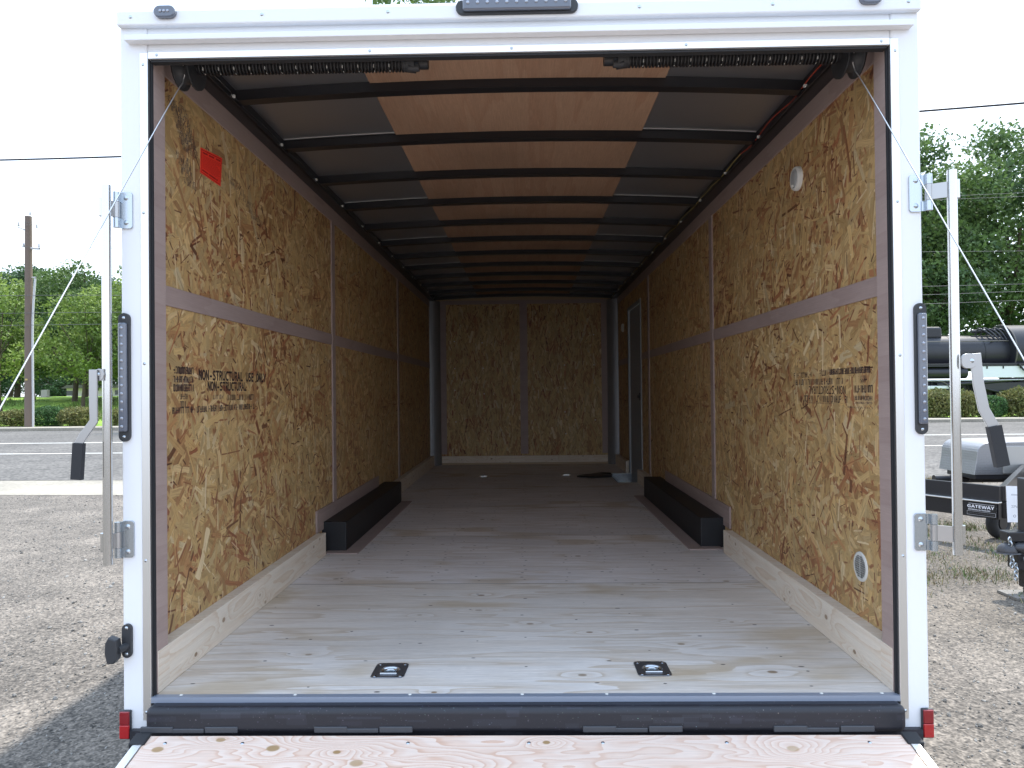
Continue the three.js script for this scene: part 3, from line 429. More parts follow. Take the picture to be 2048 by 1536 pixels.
  for (const z of [-3.703, -4.924, -6.144, -7.364, -8.584]) part(fl, 'joint_shade', bx(-1.235, z < -7 ? 0.97 : 1.235, F - 0.016, F - 0.0003, z - 0.0027, z + 0.0027), M.black, 'black strip in the seam between two sheets, standing in for its shade');  // added black strips paint the shaded groove line between sheets
  // recessed tie-down rings
  const ringAt = (x, z, y = F) => {
    const d = part(T, 'tie_down', [ext(rrect(x - 0.057, x + 0.057, -z - 0.066, -z + 0.066, 0.016), 0.0012, 0.0008, [ring(x, -z, 0.036, 0.036, 28)]).rotateX(-Math.PI / 2).translate(0, y + 0.001, 0)], M.zincDark, 'recessed zinc tie-down plate in the floor');
    part(d, 'pan', new THREE.LatheGeometry([[0.037, 0.003], [0.034, -0.004], [0.028, -0.011], [0.018, -0.0145], [0, -0.0155]].map((p) => new THREE.Vector2(...p)), 28).translate(x, y, z), M.zinc);
    part(d, 'ring', [new THREE.TorusGeometry(0.024, 0.0042, 8, 28, Math.PI).rotateX(-Math.PI / 2 - 0.12).translate(x, y - 0.003, z - 0.004), tube([[x - 0.024, y - 0.003, z - 0.004], [x - 0.0235, y - 0.002, z + 0.022]], 0.0042), tube([[x + 0.024, y - 0.003, z - 0.004], [x + 0.0235, y - 0.002, z + 0.022]], 0.0042)], M.galv);
    part(d, 'ring_strap', rb(x - 0.03, x + 0.03, y + 0.002, y + 0.008, z + 0.026, z + 0.038, 0.003), M.galv);
    for (const a of [-1, 1]) for (const b of [-1, 1]) screw(d, x + a * 0.044, y + 0.003, z + b * 0.053, 'y', 0.007, M.zinc, 'bolt');
  };
  M.zincDark = mat({ color: C(0.34, 0.36, 0.4), metalness: 1, roughness: 0.45 });
  for (const [x, z] of dCut) ringAt(x, z);
  for (const [x, z] of [[-0.465, -8.35], [0.475, -8.42]]) part(T, 'tie_down', [ext(rrect(x - 0.055, x + 0.055, -z - 0.06, -z + 0.06, 0.016), 0.0012, 0.0006).rotateX(-Math.PI / 2).translate(0, F + 0.001, 0), new THREE.TorusGeometry(0.03, 0.005, 8, 24).rotateX(-Math.PI / 2).translate(x, F + 0.006, z), rb(x - 0.035, x + 0.035, F + 0.001, F + 0.014, z + 0.03, z + 0.045, 0.004)], M.galv, 'small tie-down plate at the far end of the floor');

  // rear sill
  const sl = part(T, 'rear_sill', [bx(-1.1895, 1.1895, F - 0.0155, F + 0.001, ZR - 0.006, ZR + 0.003), bx(-1.1895, 1.1895, F + 0.0004, F + 0.0022, ZR - 0.022, ZR + 0.0025)], M.sill ?? (M.sill = mat({ color: C(0.3, 0.34, 0.42), metalness: 0.35, roughness: 0.42 })), 'metal threshold strip');
  for (const x of [-1.1, -0.73, -0.36, 0.0, 0.27, 0.61, 0.95, 1.14]) screw(sl, x, F + 0.003, ZR - 0.014, 'y', 0.006, M.whitePlastic);
  const lip = part(T, 'rear_crossmember', [rb(-1.191, 1.191, 0.462, 0.5455, ZR + 0.045, ZR - 0.03, 0.022, 5), bx(-1.25, 1.25, 0.34, 0.463, ZR + 0.02, ZR - 0.2)], M.lip, 'black steel rear crossmember');
  for (const x of [-1.05, -0.5, 0.34, 0.93]) part(lip, 'ramp_hinge', [-0.1, 0.105].map((d) => rb(x + d - 0.052, x + d + 0.052, 0.469, 0.488, ZR + 0.04, ZR + 0.0495, 0.003)).concat([rb(x - 0.052, x + 0.05, 0.468, 0.482, ZR + 0.04, ZR + 0.048, 0.003)]), M.hingeSteel ?? (M.hingeSteel = mat({ color: C(0.055, 0.058, 0.066), roughness: 0.5 })));

  // springs that lift the ramp
  for (const s of [-1, 1]) {
    const pts = [], n = 62, x0 = 0.37, x1 = 1.09, cy = 2.662, cz = -2.485;
    class Helix extends THREE.Curve { getPoint(t, o = V(0, 0, 0)) { const a = t * n * 2 * Math.PI; return o.set(s * (x0 + (x1 - x0) * t), cy + 0.028 * Math.cos(a), cz + 0.028 * Math.sin(a)); } }
    const sp = part(T, 'ramp_spring', new THREE.TubeGeometry(new Helix(), n * 12, 0.0048, 5), M.black, `black coil spring above the ${s < 0 ? 'left' : 'right'} half of the doorway`);
    part(sp, 'shaft', cyl([s * 0.3, cy, cz], [s * 1.18, cy, cz], 0.024), M.black);
    part(sp, 'end_cone', [cyl([s * 0.345, cy, cz], [s * 0.385, cy, cz], 0.036, 0.03), cyl([s * 0.33, cy - 0.02, cz + 0.01], [s * 0.365, cy - 0.02, cz + 0.01], 0.016)], M.plastic);
    part(sp, 'cable_drum', new THREE.LatheGeometry([[0, -0.03], [0.07, -0.03], [0.07, -0.022], [0.05, -0.016], [0.05, 0.016], [0.07, 0.022], [0.07, 0.03], [0, 0.03]].map((p) => new THREE.Vector2(...p)), 24).rotateZ(Math.PI / 2).translate(s * 1.128, cy - 0.01, cz), M.plastic);
    for (let i = 0; i < 13; i++) part(sp, 'white_tick', [rb(s * (0.43 + i * 0.053) - 0.001, s * (0.43 + i * 0.053) + 0.001, cy - 0.026, cy - 0.017, cz + 0.023, cz + 0.0305, 0.0008), rb(s * (0.43 + i * 0.053) - 0.0005, s * (0.43 + i * 0.053) + 0.0015, cy - 0.0335, cy - 0.031, cz + 0.006, cz + 0.013, 0.0008)], M.whitePlastic);  // small white ticks at even steps along the coil
    part(sp, 'cable', tube([[s * 1.122, cy + 0.02, cz + 0.052], [s * 1.124, cy - 0.03, cz + 0.046], [s * 1.127, cy - 0.055, cz + 0.03], [s * 1.1305, cy - 0.098, cz + 0.062], [s * 1.2, 0.13, -0.585]].map((p) => p), 0.0019, 8, 90), M.cable, 'steel lift cable running down to the ramp');
  }
  // ramp door, lowered to the ground
  const A = 0.215, rz = ZR + 0.058, L = 2.1, rot = (g) => g.rotateX(A).translate(0, 0.461, rz), rp = part(T, 'ramp_door', rot(bx(-1.185, 1.185, -0.05, -0.0125, 0.0, L)), M.white, 'lowered rear ramp faced with plywood');
  part(rp, 'plywood_sheet', rot(fit(bx(-1.165, 1.165, -0.012, 0.006, 0.002, 1.2), (x) => (x + 1.2) / 2.4, (x, y, z) => z / 1.2)), M.ramp); part(rp, 'plywood_sheet', rot(fit(bx(-1.165, 1.165, -0.012, 0.006, 1.202, L), (x) => (1.2 - x) / 2.4, (x, y, z) => (z - 1.2) / 1.2)), M.ramp);
  for (const s of [-1, 1]) { part(rp, 'edge_trim', rot(rb(s * 1.166, s * 1.196, -0.052, 0.009, 0.03, L, 0.003)), M.alu); part(rp, 'corner_seal', rot(rb(s * 1.16, s * 1.21, -0.01, 0.013, -0.006, 0.045, 0.004)), M.rubber); part(rp, 'cable_eye', rot(new THREE.TorusGeometry(0.016, 0.004, 6, 16).rotateY(Math.PI / 2).translate(s * 1.202, 0.02, 1.72)), M.zinc); }
  for (const x of [-1.1, -0.86, -0.35, 0.02, 0.245, 0.62, 1.05]) { const g = screwG(0.006).rotateX(0); part(rp, 'screw', rot(g.translate(x, 0.0062, 0.035)), M.zinc); }

  // fittings on the right wall, sticker on the left wall
  const dm = part(T, 'dome_light', new THREE.LatheGeometry([[0, 0.016], [0.04, 0.017], [0.043, 0.022], [0.049, 0.02], [0.053, 0.012], [0.053, 0]].map((p) => new THREE.Vector2(...p)), 32).rotateZ(Math.PI / 2).translate(W, 2.459, -3.246), M.whitePlastic, 'round white interior light high on the right wall'); part(dm, 'lens', new THREE.LatheGeometry([[0, 0.026], [0.03, 0.025], [0.04, 0.021], [0.0405, 0.016]].map((p) => new THREE.Vector2(...p)), 32).rotateZ(Math.PI / 2).translate(W, 2.459, -3.246), M.dome ?? (M.dome = mat({ color: C(0.42, 0.44, 0.44), roughness: 0.35 })));
  part(dm, 'switch', rb(W - 0.032, W - 0.024, 2.42, 2.43, -3.25, -3.236, 0.002), M.whitePlastic);
  part(T, 'dome_light', new THREE.LatheGeometry([[0, 0.03], [0.04, 0.024], [0.052, 0.012], [0.053, 0]].map((p) => new THREE.Vector2(...p)), 24).rotateZ(Math.PI / 2).translate(W, 2.3, -9.05), M.whitePlastic, 'round white interior light beside the side door');
  const vt = part(T, 'air_vent', new THREE.LatheGeometry([[0, 0.003], [0.04, 0.003], [0.046, 0.006], [0.053, 0.004], [0.054, 0]].map((p) => new THREE.Vector2(...p)), 36).rotateZ(Math.PI / 2).translate(W, 0.879, -2.694), M.whitePlastic, 'round white louvred vent low on the right wall');
  for (let i = 0; i < 10; i++) { const y = -0.036 + i * 0.008, hw = Math.sqrt(0.041 ** 2 - y * y); for (const q of [-1, 1]) part(vt, 'slat', rb(W - 0.0065, W - 0.0025, 0.879 + y - 0.0022, 0.879 + y + 0.0022, -2.694 + q * 0.004, -2.694 + q * hw, 0.001), i % 1 ? M.whitePlastic : M.ventDark ?? (M.ventDark = mat({ color: C(0.16, 0.16, 0.15), roughness: 0.6 }))); }
  const cs = canvas(256, 160), g = cs.getContext('2d'), R = rng(8); g.fillStyle = 'rgb(255,64,48)'; g.fillRect(0, 0, 256, 160); g.strokeStyle = 'rgb(150,20,18)'; g.lineWidth = 2.5; g.strokeRect(9, 9, 238, 142); g.fillStyle = 'rgb(130,16,16)';
  for (const [y, h, x0, x1] of [[17, 9, 26, 78], [17, 9, 96, 168], [17, 9, 182, 232], [130, 10, 24, 96], [130, 10, 104, 214]]) for (let x = x0; x < x1; x += 8) if (R() < 0.93) g.fillRect(x, y, 5.5, h);
  g.fillStyle = 'rgba(205,34,28,0.8)'; for (let y = 36; y < 118; y += 7.2) for (let x = 22; x < 234 - (R() < 0.3 ? 40 : 0); ) { const w = 6 + 16 * R(); g.fillRect(x, y, w, 3); x += w + 4; }
  part(T, 'warning_sticker', (() => { const q = new THREE.BufferGeometry(), th = 0.0012, p = [[2.497, -2.82], [2.519, -3.022], [2.396, -3.005], [2.397, -2.816]]; const pos = [], uv = [], id = []; for (const dx of [th, 0.0002]) p.forEach(([y, z], i) => { pos.push(-W + dx, y, z); uv.push([0, 1, 1, 0][i], [1, 1, 0, 0][i]); }); id.push(0, 2, 1, 0, 3, 2, 4, 5, 6, 4, 6, 7); for (let i = 0; i < 4; i++) { const j = (i + 1) % 4; id.push(i, j, i + 4, j, j + 4, i + 4); } q.setAttribute('position', new THREE.Float32BufferAttribute(pos, 3)); q.setAttribute('uv', new THREE.Float32BufferAttribute(uv, 2)); q.setIndex(id); const r = q.toNonIndexed(); r.computeVertexNormals(); return r; })(), mat({ map: canTex(cs), roughness: 0.5, side: THREE.DoubleSide }), 'fluorescent red warning sticker on the left wall');
}

// something flat and black left on the floor inside
{ const p = [[0.59, 8.19], [0.74, 8.1], [0.97, 8.16], [0.99, 8.3], [0.86, 8.34], [0.99, 8.45], [0.9, 8.52], [0.76, 8.36], [0.66, 8.3]]; const g = ext(p, 0.012, 0.004).rotateX(-Math.PI / 2).translate(0, F + 0.006, 0); solo('folded_sheet', g, M.black, 'flat black folded sheet lying on the floor near the side door', 'sheet'); }

// ------------------------------------------------------------------ parked trailers on the right
function beam(a, b, y0, y1, w) { const d = Math.hypot(b[0] - a[0], b[1] - a[1]), g = rb(0, d, y0, y1, -w / 2, w / 2, 0.004); g.rotateY(-Math.atan2(b[1] - a[1], b[0] - a[0])); return g.translate(a[0], 0, a[1]); }
{
  const t = thing('flatbed_trailer', 'black flatbed trailer with a treadplate fender parked beyond the right post', 'trailer', [4.5, 0, -8.2]);
  const ap = [4.5, -7.0], l = [3.72, -8.2], r = [6.55, -9.6];
  part(t, 'tongue_rail', [beam(ap, l, 0.44, 0.585, 0.05), beam([ap[0] - 0.02, ap[1] + 0.02], [l[0] - 0.02, l[1] + 0.02], 0.275, 0.425, 0.06)], M.blackPaint, 'black tongue rail carrying the maker plate');
  part(t, 'tongue_rail', [beam([4.53, -7.02], r, 0.44, 0.585, 0.05), beam([4.55, -7.02], [6.5, -9.5], 0.275, 0.425, 0.06)], M.blackPaint);
  part(t, 'rail_flange', [beam([4.47, -6.965], [3.69, -8.165], 0.4255, 0.439, 0.085)], M.alu);
  part(t, 'axle', [cyl([5.2, 0.36, -9.4], [7.4, 0.36, -9.4], 0.05), rb(5.6, 5.75, 0.34, 0.44, -9.3, -9.5, 0.01)], M.blackPaint);
  const dm = dataTex(256, 256, (x, y) => { const u = x / 32, v = y / 32, k = (Math.floor(u) + Math.floor(v)) % 2, a = (u % 1) - 0.5, b = (v % 1) - 0.5, p = k ? a + b : a - b, q = k ? a - b : a + b; return 255 * smooth(1, 0.7, Math.hypot(p / 0.6, q / 0.16)); }, false);
  const fm = mat({ color: C(0.32, 0.32, 0.33), metalness: 0.8, roughness: 0.4, bumpMap: rep(dm, 1 / 0.25, 1 / 0.25), bumpScale: 0.006 });
  const prof = [[5.47, 0.46], [5.5, 0.62]]; for (let i = 0; i <= 8; i++) { const a = Math.PI - i / 8 * Math.PI / 2; prof.push([5.66 + 0.15 * Math.cos(a), 0.71 + 0.13 * Math.sin(a)]); } prof.push([6.9, 0.86], [6.9, 0.46]);
  part(t, 'fender', metric(ext(prof, 0.75, 0.006).translate(0, 0, -9.75)), fm, 'treadplate fender over the wheel');
  part(t, 'fender_panel', rb(5.8, 6.86, 0.47, 0.8, -8.99, -8.975, 0.004), M.alu2 ?? (M.alu2 = mat({ color: C(0.45, 0.44, 0.42), metalness: 0.6, roughness: 0.45 })));
  part(t, 'fender_bracket', rb(5.48, 5.95, 0.4, 0.46, -9.0, -9.6, 0.004), M.blackPaint);
  const wh = part(t, 'wheel', new THREE.TorusGeometry(0.11, 0.055, 14, 32).rotateY(0.5).translate(4.76, 0.166, -7.45), M.rubber, 'small black jack wheel'); part(wh, 'rim', [cyl([4.735, 0.166, -7.495], [4.785, 0.166, -7.405], 0.07, 0.07, 20)], M.blackPaint);
  part(t, 'hub_mount', [rb(4.72, 4.8, 0.17, 0.44, -7.49, -7.41, 0.005)], M.blackPaint);
  const cs = canvas(512, 256), g = cs.getContext('2d'); g.fillStyle = 'rgb(14,14,18)'; g.fillRect(0, 0, 512, 256); g.fillStyle = 'rgb(232,232,238)';
  g.save(); g.scale(1.18, 1); g.font = 'bold 84px sans-serif'; g.fillText('GATEWAY', 12, 100); g.restore(); g.font = 'bold 34px sans-serif'; g.fillText('MATERIALS & TRAILERS', 30, 146); g.fillRect(40, 14, 440, 5);
  g.strokeStyle = 'rgb(200,200,205)'; g.lineWidth = 4; g.strokeRect(14, 168, 480, 70); g.fillStyle = 'rgba(200,200,205,0.5)'; for (let x = 40; x < 460; x += 26) g.fillRect(x, 200, 15, 6);
  const d = Math.hypot(l[0] - ap[0], l[1] - ap[1]), ux = (l[0] - ap[0]) / d, uz = (l[1] - ap[1]) / d, q = new THREE.BoxGeometry(0.27, 0.125, 0.002);
  q.rotateY(-Math.atan2(-uz, -ux)); q.translate(ap[0] + ux * 0.15 + uz * 0.066 - 0.004, 0.35, ap[1] + uz * 0.15 - ux * 0.066 + 0.02);
  part(t, 'maker_plate', q, mat({ map: canTex(cs), roughness: 0.4 }), 'black plate lettered GATEWAY in white');
  { const p = []; for (let i = 0; i <= 8; i++) for (let j = 0; j <= 12; j++) p.push(); const pg = new THREE.BoxGeometry(0.13, 0.34, 0.0015, 6, 10, 1), a = pg.attributes.position; for (let i = 0; i < a.count; i++) { const y = a.getY(i), x = a.getX(i); a.setZ(i, a.getZ(i) + 0.02 * Math.sin(y * 12) * (0.4 + x * 4) + 0.01 * Math.sin(x * 30)); a.setX(i, x + 0.03 * (0.17 - y) * (x < 0 ? 1.2 : -0.6) ); } pg.computeVertexNormals(); pg.translate(4.575, 0.425, -6.93);
    const pc = canvas(128, 320), k = pc.getContext('2d'), R = rng(3); k.fillStyle = 'rgb(232,232,236)'; k.fillRect(0, 0, 128, 320); k.fillStyle = 'rgb(120,120,130)'; for (const y of [70, 78, 170, 178, 186]) for (let x = 40; x < 110; x += 9) if (R() < 0.8) k.fillRect(x, y, 6, 4); k.strokeStyle = 'rgb(110,110,120)'; k.lineWidth = 3; k.beginPath(); k.arc(78, 265, 10, 0, 7); k.stroke();
    solo('paper_tag', pg, mat({ map: canTex(pc), roughness: 0.8 }), 'crumpled white paper tag hanging on the tip of the black tongue', 'paper'); }
}
{
  const t = thing('coupler_trailer', 'black trailer tongue with ball coupler, jack and chains at the right edge', 'trailer', [3.75, 0, -5.4]);
  part(t, 'tongue', [beam([3.6, -5.42], [5.6, -5.9], 0.25, 0.4, 0.1)], M.blackPaint);
  part(t, 'coupler', [rb(3.5, 3.66, 0.4, 0.475, -5.36, -5.46, 0.01), rb(3.56, 3.7, 0.2, 0.4, -5.35, -5.47, 0.008)], M.blackPaint);
  part(t, 'socket', [new THREE.SphereGeometry(0.066, 20, 12, 0, Math.PI * 2, 0, Math.PI / 2).scale(1.1, 1, 0.9).translate(3.505, 0.33, -5.38), new THREE.CylinderGeometry(0.078, 0.082, 0.008, 24).scale(1.1, 1, 0.9).translate(3.51, 0.326, -5.38), new THREE.SphereGeometry(0.045, 16, 10).scale(1.4, 0.9, 1).translate(3.59, 0.36, -5.36)], M.castIron ?? (M.castIron = mat({ color: C(0.06, 0.06, 0.065), metalness: 0.5, roughness: 0.35 })));
  part(t, 'jack', [rb(3.63, 3.73, 0.06, 0.86, -5.36, -5.46, 0.012), rb(3.62, 3.66, 0.58, 0.64, -5.34, -5.36, 0.004), cyl([3.66, 0.5, -5.355], [3.69, 0.5, -5.355], 0.012), rb(3.65, 3.71, 0.01, 0.08, -5.38, -5.44, 0.006)], M.blackPaint, 'black tongue jack post');
  part(t, 'jack_foot', rb(3.5, 3.86, 0.0, 0.022, -5.28, -5.5, 0.004), M.rustPlate ?? (M.rustPlate = mat({ color: C(0.16, 0.15, 0.135), roughness: 0.7 })), 'flat plate under the jack');
  part(t, 'jack_bolt', [cyl([3.645, 0.36, -5.352], [3.645, 0.36, -5.34], 0.014), cyl([3.665, 0.27, -5.352], [3.665, 0.27, -5.343], 0.01)], M.zinc);
  const link = (x, y, z, a) => new THREE.TorusGeometry(0.017, 0.0055, 7, 16).scale(0.72, 1.15, 1).rotateY(a).translate(x, y, z);
  for (const [x, y, z, n] of [[3.54, 0.235, -5.345, 4], [3.6, 0.29, -5.33, 1], [3.69, 0.24, -5.32, 8], [3.502, 0.3, -5.33, 3], [3.5, 0.42, -5.345, 2]]) { const ch = holder(t, 'safety_chain'); for (let i = 0; i < n; i++) part(ch, 'chain_link', link(x + 0.003 * Math.sin(i * 2), y - i * 0.028, z + 0.003 * (i % 2), (i % 2) * Math.PI / 2 + 0.3), M.zinc); }
}

// ------------------------------------------------------------------ vegetation
function leaves(list, seed) {                       // list of [x, y, z, size, r, g, b]; each leaf a folded rhombus
  const R = rng(seed), n = list.length, P = new Float32Array(n * 12), N = new Float32Array(n * 12), K = new Float32Array(n * 12), id = new Uint32Array(n * 6), a = V(0, 0, 0), b = V(0, 0, 0), nn = V(0, 0, 0);
  list.forEach(([x, y, z, s, r, g, bl], i) => {
    a.set(R() - 0.5, (R() - 0.5) * 0.9, R() - 0.5).normalize(); b.set(R() - 0.5, R() - 0.5, R() - 0.5).cross(a).normalize(); nn.crossVectors(a, b);
    const q = [[-s * 0.62, 0], [0, -s * 0.36], [s * 0.62, 0], [0, s * 0.36]];
    q.forEach(([u, v], k) => { const o = i * 12 + k * 3, f = k % 2 ? s * 0.1 : 0; P[o] = x + a.x * u + b.x * v + nn.x * f; P[o + 1] = y + a.y * u + b.y * v + nn.y * f; P[o + 2] = z + a.z * u + b.z * v + nn.z * f; N[o] = nn.x; N[o + 1] = nn.y; N[o + 2] = nn.z; K[o] = r; K[o + 1] = g; K[o + 2] = bl; });
    id.set([0, 1, 2, 0, 2, 3].map((k) => i * 4 + k), i * 6);
  });
  const G = new THREE.BufferGeometry(); G.setAttribute('position', new THREE.BufferAttribute(P, 3)); G.setAttribute('normal', new THREE.BufferAttribute(N, 3)); G.setAttribute('color', new THREE.BufferAttribute(K, 3)); G.setIndex(new THREE.BufferAttribute(id, 1)); return G;
}
M.leaf = new THREE.MeshPhysicalMaterial({ color: 0xffffff, vertexColors: true, roughness: 0.75, transmission: 0.42, thickness: 0, side: THREE.DoubleSide, specularIntensity: 0.4 });
function crown(o) {                                 // clumps of leaves spread through an uneven volume
  const R = rng(o.seed), out = [], cl = [];
  for (let i = 0; i < o.clumps; i++) {
    let x, y, z, d; do { x = R() * 2 - 1; y = R() * 2 - 1; z = R() * 2 - 1; d = Math.hypot(x, y, z); } while (d > 1 || d < 0.25 || R() > 0.25 + 0.75 * d);
    const wob = 0.78 + 0.42 * fbm(x * 1.6 + 9, z * 1.6 + y * 1.3 + 5, o.seed, 3);
    cl.push([x * o.rx * wob, o.cy + y * o.ry * wob * (y < 0 ? 0.85 : 1), z * o.rx * wob, o.cr * (0.55 + 0.8 * R()), R()]);
  }
  for (const [x, y, z, r, t] of cl) { const n = Math.round(o.per * (r / o.cr) ** 2); for (let i = 0; i < n; i++) {
    const a = V(R() - 0.5, R() - 0.5, R() - 0.5).normalize().multiplyScalar(r * Math.pow(R(), 0.5)), k = 0.75 + 0.5 * R(), m = clamp(t * 0.7 + R() * 0.4);
    out.push([x + a.x, y + a.y * 0.75, z + a.z, o.leaf * (0.7 + 0.6 * R()), mix(o.c0[0], o.c1[0], m) * k, mix(o.c0[1], o.c1[1], m) * k, mix(o.c0[2], o.c1[2], m) * k]);
  } }
  return [leaves(out, o.seed + 1), cl];
}
function tree(name, label, o, pos, group) {
  const t = thing(name, label, 'tree', [0, 0, 0], group), [g, cl] = crown(o), R = rng(o.seed + 5), h = o.cy;
  const pts = lin(0, 1, 6).map((k) => [0.25 * Math.sin(k * 3 + o.seed), k * h * 1.15, 0.2 * Math.sin(k * 2.3 + o.seed * 2)]), tr = [];
  for (let i = 0; i < 6; i++) tr.push(cyl(pts[i], pts[i + 1], o.tr * (1 - i * 0.13), o.tr * (1 - (i + 1) * 0.13), 9));
  const limbs = cl.filter((_, i) => i % Math.max(1, Math.floor(cl.length / 14)) === 0).map(([x, y, z]) => { const s = pts[2 + Math.floor(R() * 3)]; return tube([s, [mix(s[0], x, 0.5), mix(s[1], y, 0.42) , mix(s[2], z, 0.5)], [x, y, z]], o.tr * 0.22, 6); });
  part(t, 'trunk', [...tr, ...limbs], o.bark ?? M.bark); part(t, 'crown', g, M.leaf); t.position.set(pos[0], lawnH(pos[0], pos[2]) - 0.05, pos[2]); return t;
}
const GR = 'trees of the park across the road';
const GREEN = { c0: [0.055, 0.11, 0.04], c1: [0.17, 0.26, 0.07] }, LIGHT = { c0: [0.1, 0.17, 0.045], c1: [0.27, 0.36, 0.08] }, DARK = { c0: [0.045, 0.095, 0.05], c1: [0.11, 0.19, 0.075] };
const park = tree('park_tree', 'leafy mid green tree just right of the utility pole', { seed: 11, clumps: 85, rx: 3.5, ry: 4.0, cy: 5.6, cr: 1.0, per: 150, leaf: 0.19, tr: 0.2, ...GREEN }, [-32.2, 0.2, -52], GR);
const young = tree('young_tree', 'light green young tree nearest the hedge, behind the left lock bar', { seed: 23, clumps: 60, rx: 2.5, ry: 3.2, cy: 4.1, cr: 0.85, per: 150, leaf: 0.16, tr: 0.12, ...LIGHT }, [-26.6, 0.2, -44], GR);
const deep = tree('tall_tree', 'tall dark tree at the back of the park, left of the pole', { seed: 37, clumps: 130, rx: 4.4, ry: 5.8, cy: 6.4, cr: 1.15, per: 140, leaf: 0.23, tr: 0.28, ...DARK }, [-46.5, 0.2, -66], GR);
for (const [src, x, z, turn, s, label] of [
  [young, -31.6, -43.5, 1.3, 1.12, 'bright green tree at the far left edge in front of the others'], [young, -28.0, -48.5, 2.2, 1.05, 'light green tree between the utility pole and left lock bar'], [young, -24.6, -45.5, 4.0, 1.15, 'light green tree half hidden by the left tail light'],
  [park, -36.8, -54, 2.0, 1.0, 'mid green tree behind the utility pole'], [park, -29.6, -56, 3.9, 1.05, 'mid green tree behind the left lock bar'], [park, -40, -50, 5.1, 0.95, 'mid green tree leaning in from the left edge'], [park, -25.4, -53, 0.8, 1.1, 'mid green tree showing just left of the white post'],
  [deep, -41.2, -68, 1.9, 0.98, 'tall dark tree rising above the park trees right of the pole'], [deep, -36.0, -70, 3.1, 0.9, 'tall dark tree at the back above the left handle'], [deep, -51.5, -62, 0.4, 0.85, 'tall dark tree at the back beyond the left edge'], [deep, -31, -64, 5.0, 1.02, 'tall dark tree at the back beside the white post'],
  [deep, -55.5, -78, 0.9, 0.95, 'dark tree far back at the left edge'], [deep, -47, -84, 3.4, 0.9, 'dark tree far back behind the distant pole'], [young, -34.4, -58, 0.6, 1.0, 'light green tree deeper in the park right of the pole'], ...[-88, -80, -73, -66.5, -60, -53.5, -47, -41].map((x, i) => [deep, x, -104 - (i % 3) * 4, i * 1.7, [1.05, 0.9 + 0.08 * (i % 3), 1.05], ['far tree at the very back, leftmost of the tree line', 'far tree at the very back, second from the left', 'far tree at the very back, third from the left', 'far tree at the very back, fourth from the left', 'far tree at the very back, behind the utility pole', 'far tree at the very back, behind the pale building', 'far tree at the very back, behind the left lock bar', 'far tree at the very back, beside the white post'][i]]), [deep, -22, -60, 2.4, 1.0, 'dark park tree hidden behind the white trailer'],
]) dup(src, [x, lawnH(x, z) - (z < -90 ? 2.6 : 0.05), z], turn, s, label);
const big = tree('oak_tree', 'very tall dense tree behind the locomotive, beside the right post', { seed: 53, clumps: 210, rx: 5.6, ry: 8.4, cy: 9.8, cr: 1.35, per: 150, leaf: 0.25, tr: 0.4, c0: [0.045, 0.095, 0.042], c1: [0.16, 0.25, 0.07] }, [26.2, 0.2, -50], 'big trees behind the locomotive');
dup(big, [33.8, 0.2, -52], 2.1, [1.08, 1.06, 1.08], 'very tall dense tree behind the locomotive at the right edge'); dup(big, [29.5, 0.2, -60], 4.2, [1.05, 0.98, 1.05], 'tall tree filling the gap between the two big trees'); dup(big, [19.5, 0.2, -54], 5.2, [0.95, 0.98, 0.95], 'big tree mostly hidden behind the right post');
dup(big, [-5.8, 0.0, -33.5 - 5], 0.9, [1.0, 1.23, 1.0], 'tall tree whose top just clears the trailer roof');

function shrubGeo(o) { const R = rng(o.seed), out = []; for (let i = 0; i < o.n; i++) { const a = V(R() - 0.5, R() - 0.42, R() - 0.5).normalize(), w = 0.82 + 0.36 * fbm(a.x * 2.2 + 4, a.y * 2.2 + a.z * 2, o.seed, 3), r = (o.loose ? 0.45 + 0.6 * R() : 0.72 + 0.3 * R()) * w, m = R() * 0.6 + 0.4 * smooth(0.2, 0.9, fbm(a.x * 3, a.z * 3 + a.y, o.seed + 7, 2)), k = 0.7 + 0.6 * R(); out.push([a.x * r * o.rx, Math.max(0.03, o.ry * 0.85 + a.y * r * o.ry), a.z * r * o.rx, o.leaf * (0.6 + 0.8 * R()), mix(o.c0[0], o.c1[0], m) * k, mix(o.c0[1], o.c1[1], m) * k, mix(o.c0[2], o.c1[2], m) * k]); } return leaves(out, o.seed + 3); }
function shrub(name, label, o, pos, group) { const t = thing(name, label, 'shrub', [0, 0, 0], group); part(t, 'stems', [0, 1, 2, 3, 4].map((i) => tube([[0.05 * Math.cos(i * 1.3), 0, 0.05 * Math.sin(i * 1.3)], [o.rx * 0.5 * Math.cos(i * 1.3), o.ry * 1.2, o.rx * 0.5 * Math.sin(i * 1.3)]], 0.015, 5)), M.bark); part(t, 'foliage', shrubGeo(o), M.leaf); t.position.set(...pos); return t; }
const HG = 'shrubs along the far kerb';
const box = shrub('boxwood_shrub', 'clipped round dark green shrub at the foot of the utility pole', { seed: 71, n: 5200, rx: 0.78, ry: 0.6, leaf: 0.075, c0: [0.045, 0.11, 0.035], c1: [0.1, 0.21, 0.06] }, [-22.35, 0.1, -33.9], HG);
const bar = shrub('loose_shrub', 'loose olive shrub right of the clipped round shrub', { seed: 83, n: 5200, rx: 0.85, ry: 0.62, leaf: 0.085, loose: true, c0: [0.1, 0.14, 0.04], c1: [0.3, 0.27, 0.1] }, [-20.95, 0.1, -33.9], HG); box.scale.y = 0.86; bar.scale.y = 0.8;
